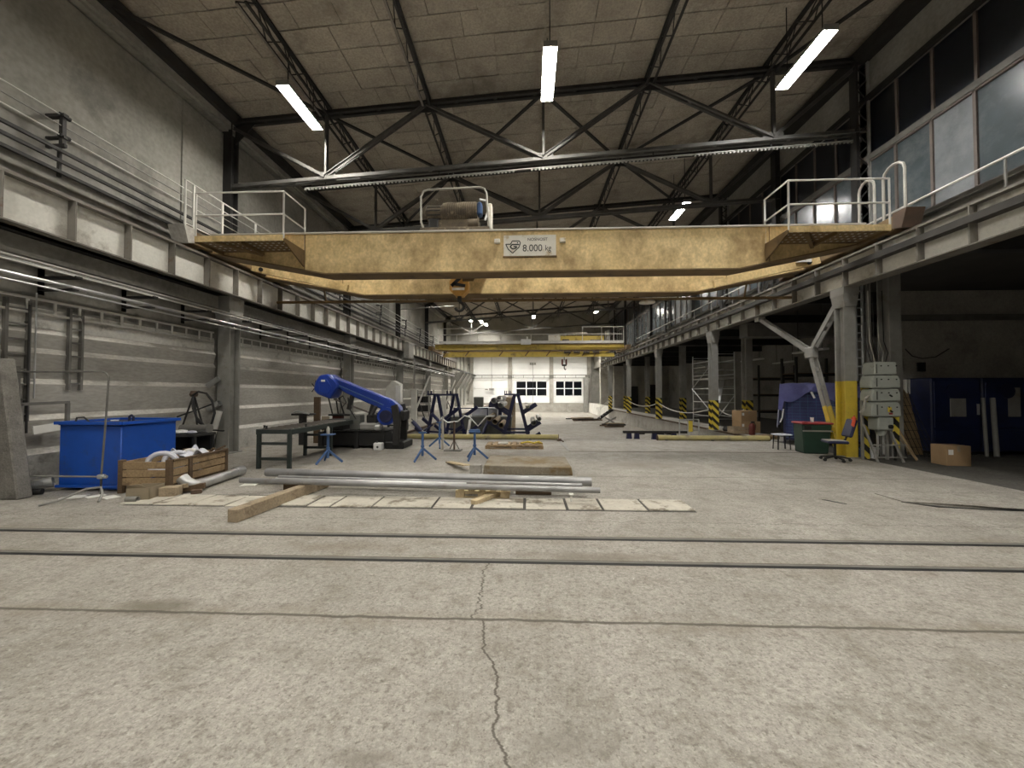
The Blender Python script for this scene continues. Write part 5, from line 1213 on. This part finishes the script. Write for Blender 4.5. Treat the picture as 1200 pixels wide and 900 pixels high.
# fittings on the white end wall
er = thing('wall_pipe_rail', 'double pipe run with short posts across the white end wall', 'pipes', (0, 53.6, 3.8))
for z in (3.72, 4.12): M().tube((-8.4, 53.6, z), (8.3, 53.6, z), .04, 6).build('pipe', 'frame_grey', er, **W)
for k in range(12): M().bar((-7.8 + k * 1.45, 53.6, 3.72), (-7.8 + k * 1.45, 53.6, 4.12), .05).build('post', 'frame_grey', er, **W)
for x in (-2.42, 3.33, 8.3): M().box(x - .3, x + .3, 53.55, 53.7, 3.7, 4.15).build('shoe', 'frame_grey', er, **W)
for x, z0, z1, lab in ((-5.0, 2.2, 6.9, 'thin hanging cable with a small box on the white end wall'), (.75, -.8, 5.6, 'thin hanging cable between floodlights and floor on the white end wall')):
    t = thing('hanging_cable', lab, 'cable', (x, 53.5, max(z0, ZP)))
    M().tube((x, 53.5, z0), (x, 53.5, z1), .02, 6).build('cable', 'cable', t, **W)
    if x < 0: M().box(x - .35, x + .35, 53.4, 53.6, 2.0, 2.3).box(x - .9, x - .5, 53.4, 53.6, 2.05, 2.2).build('box', 'steel_grey', t, **W)
    else:
        for dx in (-.3, 0, .3): M().box(x + dx - .12, x + dx + .12, 53.4, 53.6, 5.6, 5.85).build('floodlight', 'steel_grey', t, **W)
        M().box(x - .45, x + .45, 53.6, 53.7, 5.55, 5.6).box(x - .02, x + .02, 53.6, 53.91, 5.55, 5.6).build('bracket', 'steel_grey', t, **W)
gc = M().box(-.28, .28, -.4, .4, 0, 4.7).box(-.3, .3, -.42, .42, 4.7, 4.78).box(-.02, .0, -.42, -.4, .1, 4.6).build('grey_locker', 'steel_grey', bev=.02); gc.location = (8.0, 53.2, ZP)
tag(gc, 'tall grey locker standing at the white end wall near the dock', 'locker')
gp = M().box(-.5, .5, -.3, .3, 0, 6.5).box(-.8, -.5, -.1, .1, 5.8, 5.9).build('end_pillar', 'concrete', bev=.02); gp.location = (9.1, 46, 0); tag(gp, 'broad concrete pillar at the end of the dock', 'pillar')

# ================================================================== DOCK AND AISLE
sc = thing('scaffold', 'tubular scaffold tower standing in the aisle behind the second dock column', 'scaffold', (9.6, 20.5, 0))
for x in (9.25, 10.15):
    for y in (19.3, 21.9): M().tube((x, y, 0), (x, y, 3.7), .03, 8).build('standard', 'galv', sc, **W)
    for z in (.5, 1.2, 1.9, 2.6, 3.3): M().tube((x, 19.3, z), (x, 21.9, z), .024, 6).build('ledger', 'galv', sc, **W)
for y in (19.3, 21.9):
    for z in (.4, .8, 1.2, 1.6, 2.0, 2.4, 2.8, 3.2, 3.6): M().tube((9.25, y, z), (10.15, y, z), .02, 6).build('rung', 'galv', sc, **W)
M().box(9.25, 10.15, 19.3, 21.9, 2.38, 2.44).build('deck', 'pale_paint', sc, **W)
for p, q in (((9.2, 19.3, .5), (9.2, 21.9, 1.9)), ((9.2, 21.9, 1.9), (9.2, 19.3, 3.3)), ((9.25, 19.25, .4), (10.15, 19.25, 1.6))): M().tube(p, q, .022, 6).build('brace', 'galv', sc, **W)
M().bar((9.0, 18.6, 1.2), (9.6, 19.4, 2.3), .2, .04).build('ladder', 'galv', sc, **W)
# rope barrier
def rope(p, q, sag, label):
    p = Vector(p); q = Vector(q); pts = []
    for i in range(15): t_ = i / 14; c = p.lerp(q, t_); c.z -= sag * 4 * t_ * (1 - t_); pts.append(c - p)
    o = M().path(pts, .022, 6).build('barrier_rope', 'paper'); o.location = p; tag(o, label, 'rope')
rope((8.36, 24.79, 1.0), (8.36, 17.97, .95), .35, 'white barrier rope sagging between the second and third dock columns')
rope((8.36, 32.04, 1.0), (8.36, 25.21, 1.0), .3, 'white barrier rope sagging between the third and fourth dock columns')
rope((8.6, 17.75, 1.0), (9.8, 17.85, .95), .3, 'white barrier rope wound from the second dock column to its rear column')
# cartons
def carton(x, y, w, d, h, label, rz=0, z=0, mt='carton'):
    t = thing('carton', label, 'carton', (x, y, z), rz)
    M().box(-w / 2, w / 2, -d / 2, d / 2, 0, h).build('body', mt, t, bev=.006)
    M().box(-w / 2, w / 2, -.004, .004, h, h + .003).build('top_seam', 'wood_dark', t)
    M().box(-w / 2 + .04, -w / 2 + .14, -d / 2 - .003, -d / 2, h * .55, h * .8).build('label', 'paper', t)
    M().box(-.03, .03, -d / 2 - .002, -d / 2, h * .7, h).build('tape', 'carton_pale', t)
    return t
carton(9.35, 16.9, .85, .6, .48, 'lower brown carton in the pair on the dock beside the scaffold', .1)
carton(9.28, 16.9, .75, .55, .45, 'upper brown carton standing on another carton on the dock', .2, .483)
carton(10.05, 9.6, .5, .4, .47, 'single brown carton with a white sticker on the aisle floor', -.1, -.012)
t = thing('wood_box', 'low wooden box on the dock beside the pair of cartons', 'box', (8.85, 16.4, 0))
for s_ in (-1, 1):
    for z in (.02, .16): M().box(-.4, .4, s_ * .25 - .012, s_ * .25 + .012, z, z + .12).build('slat', 'wood_timber', t); M().box(s_ * .4 - .012, s_ * .4 + .012, -.25, .25, z, z + .12).build('slat', 'wood_timber', t)
M().box(-.4, .4, -.25, .25, 0, .02).build('bottom', 'wood_dark', t)
ex = thing('fire_extinguisher', 'dark red extinguisher standing beside the low wooden box', 'extinguisher', (9.0, 15.85, 0))
M().lathe([(.1, 0), (.11, .02), (.11, .38), (.06, .46), (.03, .48)], (0, 0, 0), 14).build('body', 'red_dark', ex)
M().box(-.03, .1, -.02, .02, .48, .54).build('valve', 'black', ex); M().path([(.08, 0, .5), (.14, 0, .4), (.13, 0, .2)], .012, 6).build('hose', 'rubber', ex)
o = M().lathe([(.13, 0), (.16, .08), (.1, .2), (.03, .22)], (0, 0, 0), 10).build('dark_sack', 'black'); o.location = (8.75, 17.35, 0); tag(o, 'small dark sack at the foot of the second dock column', 'sack')
t = pallet('wooden_pallet', 'short wooden pallet on the dock beside the tarp-covered cage', (8.75, 14.6, 0), .3, .8, .5, 5, 'wood')
gr_ = thing('guard_railing', 'small tubular guard railing with a yellow plate at the dock wall', 'guard rail', (7.9, 18.6, ZP))
for x in (7.2, 7.6, 8.1): M().tube((x, 18.6, ZP), (x, 18.6, .42), .03, 6).build('post', 'galv', gr_, **W)
M().tube((7.2, 18.6, .42), (8.1, 18.6, .42), .03, 6).tube((7.2, 18.6, -.1), (8.1, 18.6, -.1), .02, 6).build('rail', 'galv', gr_, **W)
M().box(7.62, 7.8, 18.55, 18.58, -.15, .36).build('yellow_plate', 'yellow', gr_, **W)

# tarp-covered mesh cage
cg = thing('tarped_cage', 'wire mesh cage draped with a blue tarpaulin beside the forked brace', 'cage', (8.62, 13.3, 0), R(-34))
CW, CD, CH = 2.1, 1.2, 1.95
for x in (0, CW):
    for y in (0, CD): M().box(x - .03, x + .03, y - .03, y + .03, 0, CH).build('post', 'blue_rack', cg)
M().box(0, CW, -.02, .02, .12, .2).box(0, CW, CD - .02, CD + .02, .12, .2).box(-.02, .02, 0, CD, .12, .2).build('base_frame', 'blue_rack', cg)
for k in range(17):
    z = .2 + k * .1; M().box(0, CW, -.012, .0, z, z + .012).box(-.012, 0, 0, CD, z, z + .012).build('mesh_wire', 'blue_stand', cg)
for k in range(1, 10): M().box(k * CW / 10 - .006, k * CW / 10 + .006, 0, .012, .15, CH).build('mesh_upright', 'blue_stand', cg)
M().box(.03, CW - .03, .10, CD - .05, .2, 1.7).build('wrapped_load', 'blue_cloth', cg, bev=.06)
M().box(1.05, 1.4, .04, .1, .2, 1.25).build('pale_board', 'steel_grey', cg)
random.seed(3)
def tarp_fn(u, v):
    # u along the front, v: hanging front skirt -> top -> back skirt
    x = -.12 + u * (CW + .2)
    droop = .48 + .26 * math.sin(u * 9 + 1) * math.sin(u * 4) + (.35 if u < .06 else 0)
    sag = .05 * math.sin(u * 14) * math.sin(v * 9)
    if v < .3: t_ = v / .3; return (x - .05 * (1 - t_), -.06 - .05 * (1 - t_) * math.sin(u * 22), CH - droop * (1 - t_) + .02)
    if v < .8: t_ = (v - .3) / .5; return (x, -.06 + t_ * (CD + .12), CH + .03 + sag + .03 * math.sin(u * 5 + t_ * 4))
    t_ = (v - .8) / .2; return (x, CD + .06, CH + .02 - .5 * t_)
M().grid(tarp_fn, 42, 20).build('tarpaulin', 'tarp', cg, solid=.008)
M().grid(lambda u, v: (-.08 - .12 * v * (1 - u * .5) - .03 * math.sin(u * 12), -.04 + u * (CD * .8), CH + .02 - v * (1.45 - .25 * u)), 10, 12).build('side_flap', 'tarp_pale', cg, solid=.008)
M().path([(.72, -.16, 1.72), (.76, -.17, 1.62), (.8, -.17, 1.52)], .03, 6).build('tied_knot', 'white', cg)
M().path([(-.02, -.08, 1.15), (-.06, -.1, .85), (-.12, -.1, .7)], .02, 6).build('cord', 'white', cg)

gb = thing('green_container', 'dark green tapered container with a red lid next to the tarped cage', 'container', (8.02, 11.25, 0), R(-8))
M().prism([(-.3, -.24, .0), (.3, -.24, .0), (.37, -.3, .82), (-.37, -.3, .82)], (0, .5, 0)).build('body', 'green_box', gb, bev=.03)
M().box(-.39, .39, -.33, .25, .82, .87).build('lid', 'red_lid', gb, bev=.015)
M().box(-.37, .37, -.325, -.31, .62, .66).build('rim_band', 'steel_grey', gb)
M().box(-.34, -.16, -.33, -.30, .68, .78).build('latch', 'black', gb)
cu = thing('white_cup', 'white paper cup on the red lid of the green container', 'cup', (7.98, 11.15, .87))
M().tube((0, 0, .003), (0, 0, .13), .035, 14, .045, hollow=.1).build('wall', 'white', cu); M().tube((0, 0, .0), (0, 0, .006), .034, 14).build('bottom', 'white', cu)
sl = thing('low_stool', 'small low stool with a pale blue top beside the green container', 'stool', (7.62, 11.9, 0))
M().box(-.22, .22, -.16, .16, .42, .46).build('seat', 'white_hose', sl, bev=.01)
for x in (-.18, .18):
    for y in (-.12, .12): M().bar((x, y, 0), (x * .9, y * .9, .42), .03).build('leg', 'steel_dark', sl)
ch = thing('office_chair', 'dark blue swivel office chair in front of the yellow column foot', 'chair', (7.66, 9.95, 0), R(-105))
M().box(-.23, .23, -.22, .22, .44, .51).build('seat', 'blue_rack', ch, bev=.03)
M().box(-.2, .2, -.2, .2, .505, .515).build('seat_pad', 'cable_pale', ch, bev=.004)
bkr = M().box(-.22, .22, -.035, .035, -.02, .44).build('backrest', 'blue_dark', ch, bev=.03); bkr.location = (0, .25, .62); bkr.rotation_euler = (R(-16), 0, 0)
M().bar((0, .18, .44), (0, .3, .75), .05, .03).build('back_arm', 'black', ch)
M().tube((0, 0, .1), (0, 0, .44), .03, 10).build('gas_lift', 'black', ch)
for k in range(5):
    a = R(72 * k + 10); M().bar((0, 0, .12), (.3 * math.cos(a), .3 * math.sin(a), .07), .04, .035).build('base_arm', 'black', ch)
    c = M().tube((.3 * math.cos(a) - .02, .3 * math.sin(a), .035), (.3 * math.cos(a) + .02, .3 * math.sin(a), .035), .035, 10).build('castor', 'rubber', ch)
o = M().grid(lambda u, v: (-.12 + .24 * u, .04 * math.sin(u * 6) - .05 * v, .06 * math.sin(u * 3.1) - .22 * v), 8, 6).build('orange_cloth', 'orange_red', ch, solid=.01); o.location = (.12, .36, 1.08)

# stacked switch boxes on a stand
sx_ = thing('switch_stack', 'stack of grey cast switch boxes on a steel stand beside the yellow column', 'switchgear', (8.85, 10.05, 0))
zb = [(2.14, 2.46, .30, .27), (1.81, 2.12, .35, .35), (1.48, 1.79, .35, .35), (1.10, 1.46, .35, .35)]
for i, (z0, z1, wt, wb_) in enumerate(zb):
    x0 = 8.85
    b = M().prism([(x0 - wb_, 9.86, z0), (x0 + wb_, 9.86, z0), (x0 + wb_, 9.86, z1 - .12), (x0 + wt * .85, 9.86, z1), (x0 - wt * .85, 9.86, z1), (x0 - wb_, 9.86, z1 - .12)], (0, .36, 0)).build('switch_box', 'switch_grey', sx_, bev=.025, **W)
    M().box(x0 - .24, x0 - .22, 9.845, 9.86, z0 + .04, z1 - .06).build('hinge_line', 'cabinet_grey', b, **W)
    for dx in (-.12, .05, .24): M().tube((x0 + dx, 9.845, (z0 + z1) / 2 + .06), (x0 + dx, 9.862, (z0 + z1) / 2 + .06), .015, 8).build('screw', 'steel_dark', b, **W)
    if i in (2, 3): M().bar((x0 + .06, 9.84, z0 + .16), (x0 + .12, 9.84, z0 + .12), .02, .03).build('switch_knob', 'black', b, **W)
M().box(8.87, 8.96, 9.85, 9.862, 1.22, 1.34).build('warning_label', 'yellow', sx_, **W); M().box(8.9, 8.98, 9.85, 9.862, 1.16, 1.2).build('red_label', 'red_lid', sx_, **W)
b = M().box(8.66, 9.04, 9.88, 10.2, .76, 1.08).build('lower_box', 'switch_grey', sx_, bev=.025, **W)
M().tube((8.94, 9.84, .86), (8.94, 9.89, .86), .05, 12).build('rotary_switch', 'black', b, **W)
M().tube((8.85, 10.04, .62), (8.85, 10.04, .76), .08, 12, .12).build('funnel', 'switch_grey', sx_, **W)
for x in (8.52, 9.12): M().bar((x, 10.18, 0), (x, 10.18, 1.5), .05).build('stand_leg', 'steel_grey', sx_, **W); M().bar((x, 9.75, 0), (x, 10.15, .9), .04).build('stand_strut', 'steel_grey', sx_, **W)
for z in (.12, .42): M().box(8.45, 9.2, 9.76, 9.79, z - .015, z + .015).build('stand_rail', 'steel_grey', sx_, **W)
for x in (8.78, 8.92): M().tube((x, 10.05, .15), (x, 10.05, .65), .025, 8).build('riser_pipe', 'galv', sx_, **W)
M().path([(8.5, 9.95, 1.62), (8.38, 9.9, 1.55), (8.36, 9.9, 1.3), (8.28, 9.95, 1.2)], .025, 6).build('side_cable', 'cable_pale', sx_, **W)
for i, (dx, z) in enumerate(((-.12, 4.3), (-.05, 4.3), (.03, 4.2), (.12, 3.4), (.2, 4.3))):
    M().path([(8.85 + dx, 10.1, 2.44), (8.84 + dx * 1.5, 10.12, 2.7), (8.78 + dx * 1.4, 10.14, 3.0), (8.76 + dx * 1.4, 10.14, z)], .011, 6).build('feed_cable', 'cable_pale' if i % 2 else 'steel_dark', sx_, **W)
for x, y, c, lab in ((8.74, 10.3, 'blue_stand', 'blue bucket behind the legs of the switch stand'), (9.02, 10.35, 'white', 'white bucket behind the legs of the switch stand')):
    t = thing('bucket', lab, 'bucket', (x, y + .12, -.012)); M().tube((0, 0, .0), (0, 0, .28), .10, 16, .13, hollow=.08).build('shell', c, t); M().tube((0, 0, .0), (0, 0, .01), .1, 16).build('bottom', c, t)
    M().path([(-.13, 0, .27), (-.1, -.06, .2), (0, -.09, .17), (.1, -.06, .2), (.13, 0, .27)], .006, 5).build('bail', 'galv', t)
# vertical cable ladder between column and boxes
vl = thing('cable_riser', 'upright cable ladder with cables between the yellow column and the switch boxes', 'cable tray', (8.62, 10.45, 2.0))
for x in (8.62, 8.78): M().box(x - .015, x + .015, 10.4, 10.45, 2.0, 4.86).build('rail', 'galv', vl, **W)
for k in range(12): M().box(8.62, 8.78, 10.41, 10.44, 2.15 + k * .22, 2.18 + k * .22).build('rung', 'galv', vl, **W)
for x in (8.9, 8.98): M().tube((x, 10.42, 2.0), (x, 10.42, 4.86), .022, 8).build('conduit', 'frame_grey', vl, **W)
for x, z0, z1, w_, lab in ((8.70, 0, 1.98, .17, 'tall yellow and black striped guard plate beside the yellow column'), (9.28, .3, 1.1, .13, 'short striped guard plate on the outer side of the switch boxes')):
    t = thing('guard_plate', lab, 'guard plate', (x, 10.3 if x < 9 else 10.1, 0 if z0 == 0 else -.012)); M().box(-w_ / 2, w_ / 2, -.02, .02, z0, z1).build('plate', 'hazard', t, smooth=False)
    M().box(-.02, .02, .02, .06, 0, z1).build('post', 'steel_dark', t)
    if z0 == 0: M().bar((-w_ / 2, -.03, 1.7), (w_ / 2 + .08, -.03, 1.78), .02, .16).build('bent_corner', 'hazard', t, smooth=False)
o = M().bar((0, 0, .0), (-.33, .35, 1.15), .12, .035).build('wood_plank', 'wood', bev=.005); o.location = (9.62, 9.95, .02); tag(o, 'brown plank leaning against the striped plate of the switch stand', 'plank')
o = M().bar((0, 0, .0), (-.15, .35, .6), .08, .03).build('wood_lath', 'wood_timber', bev=.005); o.location = (9.72, 10.05, .02); tag(o, 'shorter lath leaning next to the brown plank', 'lath')
# sheet pile left of the blue machines
pb = M().prism([(-.2, 0, 0), (.2, 0, 0), (.28, .55, 2.0), (-.15, .55, 2.05)], (0, .04, 0)).build('leaning_board', 'ply'); pb.location = (10.72, 11.1, -.012); tag(pb, 'tall olive brown board leaning beside the blue machines', 'board')
o = M().grid(lambda u, v: (-.12 + .24 * u, -.03 + .02 * math.sin(u * 9), -.42 * v), 6, 8).build('hung_cloth', 'paper', solid=.01); o.location = (10.95, 11.62, 2.08); tag(o, 'pale cloth hung over the top of the leaning board', 'cloth')
o = thing('mesh_panel', 'dark wire mesh panels leaning in front of the olive board', 'mesh panel', (10.4, 10.7, -.012))
for k in range(9): M().bar((-.4 + k * .11, .0, 0), (-.75 + k * .11, .4, 1.75), .012).build('wire', 'steel_dark', o)
for k in range(8): M().bar((-.42 - k * .045, .05 * k, .03 + .22 * k), (.48 - k * .045, .05 * k, .03 + .22 * k), .012).build('wire', 'steel_dark', o)

# blue machines in the aisle
for i, (x0, x1, lab) in enumerate(((11.15, 12.45, 'dark blue machine housing with a pale panel, beside the leaning olive board'), (12.5, 13.9, 'dark blue machine housing with a narrow pale window, next to another blue housing'), (13.95, 15.4, 'outermost dark blue machine housing against the aisle wall'))):
    t = thing('blue_machine', lab, 'machine', ((x0 + x1) / 2, 11.6, -.012)); w_ = x1 - x0
    M().box(-w_ / 2, w_ / 2, -.5, .6, .08, 2.12).build('housing', 'blue_dark', t, bev=.03)
    M().box(-w_ / 2 + .05, w_ / 2 - .05, -.53, -.5, .75, 2.02).build('door', 'blue_dark', t, bev=.01)
    M().box(-w_ / 2 + .05, w_ / 2 - .05, -.53, -.5, .12, .68).build('kick_panel', 'blue_dark', t, bev=.01)
    M().box(-.2 + .12 * i, .22 + .02 * i, -.55, -.53, 1.05, 1.55 + .3 * i).build('pale_panel', 'steel_grey', t, bev=.005)
    M().tube((-.1, -.56, 1.75), (-.1, -.52, 1.75), .2, 18).build('round_cover', 'blue_rack', t)
    M().box(w_ / 2 - .14, w_ / 2 - .1, -.57, -.53, 1.1, 1.4).build('handle', 'galv', t)
    for s_ in (-1, 1): M().box(s_ * w_ * .4 - .06, s_ * w_ * .4 + .06, -.45, .55, 0, .08).build('foot', 'black', t)
for i, (x, lab) in enumerate(((12.15, 'slim pale tube leaning against the blue machines'), (12.4, 'broader silver tube leaning against the blue machines'))):
    o = M().tube((0, 0, 0), (.25, .28, 1.55), .04 + .015 * i, 12, hollow=.15).build('leaning_tube', 'steel_grey'); o.location = (x, 10.72, -.0); tag(o, lab, 'tube')
o = M().box(-.12, .12, -.05, .0, 0, .28).build('wall_box', 'steel_dark', bev=.01); o.location = (12.15, 12.39, 2.35); tag(o, 'small dark box on the partition wall above the blue machines', 'box')
o = M().path([(0, 0, .3), (.2, 0, .08), (.5, 0, 0), (.9, 0, .05), (1.3, 0, .3)], .015, 6).build('wall_cable', 'cable'); o.location = (11.7, 12.38, 2.75); tag(o, 'dark cable sagging on the partition wall', 'cable')
du = M().box(8.9, 15.9, 0, .6, 0, .55).build('air_duct', 'frame_grey', bev=.01); du.location = (0, 15.9, 3.97); tag(du, 'broad dark air duct crossing the aisle under its ceiling', 'duct')
for i, (x, y) in enumerate(((10.4, 14.6), (10.6, 18.6), (10.6, 24), (13.0, 20), (13, 27))):
    t = thing('unlit_lamp', 'unlit tube lamp hanging in the dark aisle', 'lamp', (x, y, 3.2), group='unlit lamps in the aisle')
    M().box(-.1, .1, -.8, .8, 0, .06).build('housing', 'pale_paint', t); 
    for s_ in (-.6, .6): M().tube((0, s_, .06), (0, s_, 1.66), .01, 5).build('hanger_rod', 'steel_dark', t)
# shelving deep in the aisle behind the cage
for k, (x, y, lab) in enumerate(((11.2, 16.5, 'dark pallet rack standing deep in the aisle behind the tarped cage'), (12.6, 21.5, 'dark pallet rack farther down the aisle beyond the scaffold'))):
    t = thing('pallet_rack', lab, 'rack', (x, y, -.012))
    for dx in (0, 1.9):
        for dy in (0, .9): M().box(dx - .04, dx + .04, dy - .04, dy + .04, 0, 3.2).build('upright', 'steel_dark', t)
    for z in (.6, 1.5, 2.4):
        for dy in (0, .9): M().box(0, 1.9, dy - .03, dy + .03, z, z + .1).build('beam', 'steel_dark', t)
        M().box(0, 1.9, 0, .9, z + .1, z + .13).build('shelf_board', 'wood_dark', t)

# ---- handrail along the glazed wall and hanging festoon cables
hr = thing('runway_handrail', 'long pale handrail along the crane runway under the high windows', 'handrail', (8.85, 6, 5.08))
M().tube((8.85, 3, 6.06), (8.85, 31.5, 6.06), .028, 8).build('rail', 'paper', hr, **W)
for k in range(15): M().bar((8.85, 3.6 + k * 1.9, 5.08), (8.85, 3.6 + k * 1.9, 6.06), .03).build('post', 'steel_grey', hr, **W)
for k in range(7):
    y = 13.2 + k * .3
    o = M().path([(0, 0, .95), (.02, .06, .4), (0, .14, .02), (-.02, .2, .4), (0, .26, .95)], .018, 6).build('festoon_loop', 'cable'); o.location = (8.95, y, 5.1); tag(o, 'black festoon cable loop hanging beside the runway handrail', 'cable', 'festoon loops by the handrail')
M().tube((8.95, 13.0, 6.06), (8.95, 15.6, 6.06), .02, 6).build('festoon_rail', 'steel_dark', hr, **W)

pr_ = thing('wall_stay', 'thin pale rod projecting from the bare wall beyond the front crane', 'rod', (-8.72, 25.7, 7.3))
M().tube((-8.72, 25.7, 7.33), (-4.9, 25.7, 7.55), .03, 8).build('rod', 'steel_grey', pr_, **W)
M().bar((-8.72, 25.7, 8.2), (-6.6, 25.7, 7.45), .03).build('tie', 'steel_dark', pr_, **W)
M().box(-8.725, -8.68, 25.6, 25.8, 7.2, 7.5).build('wall_plate', 'steel_dark', pr_, **W)
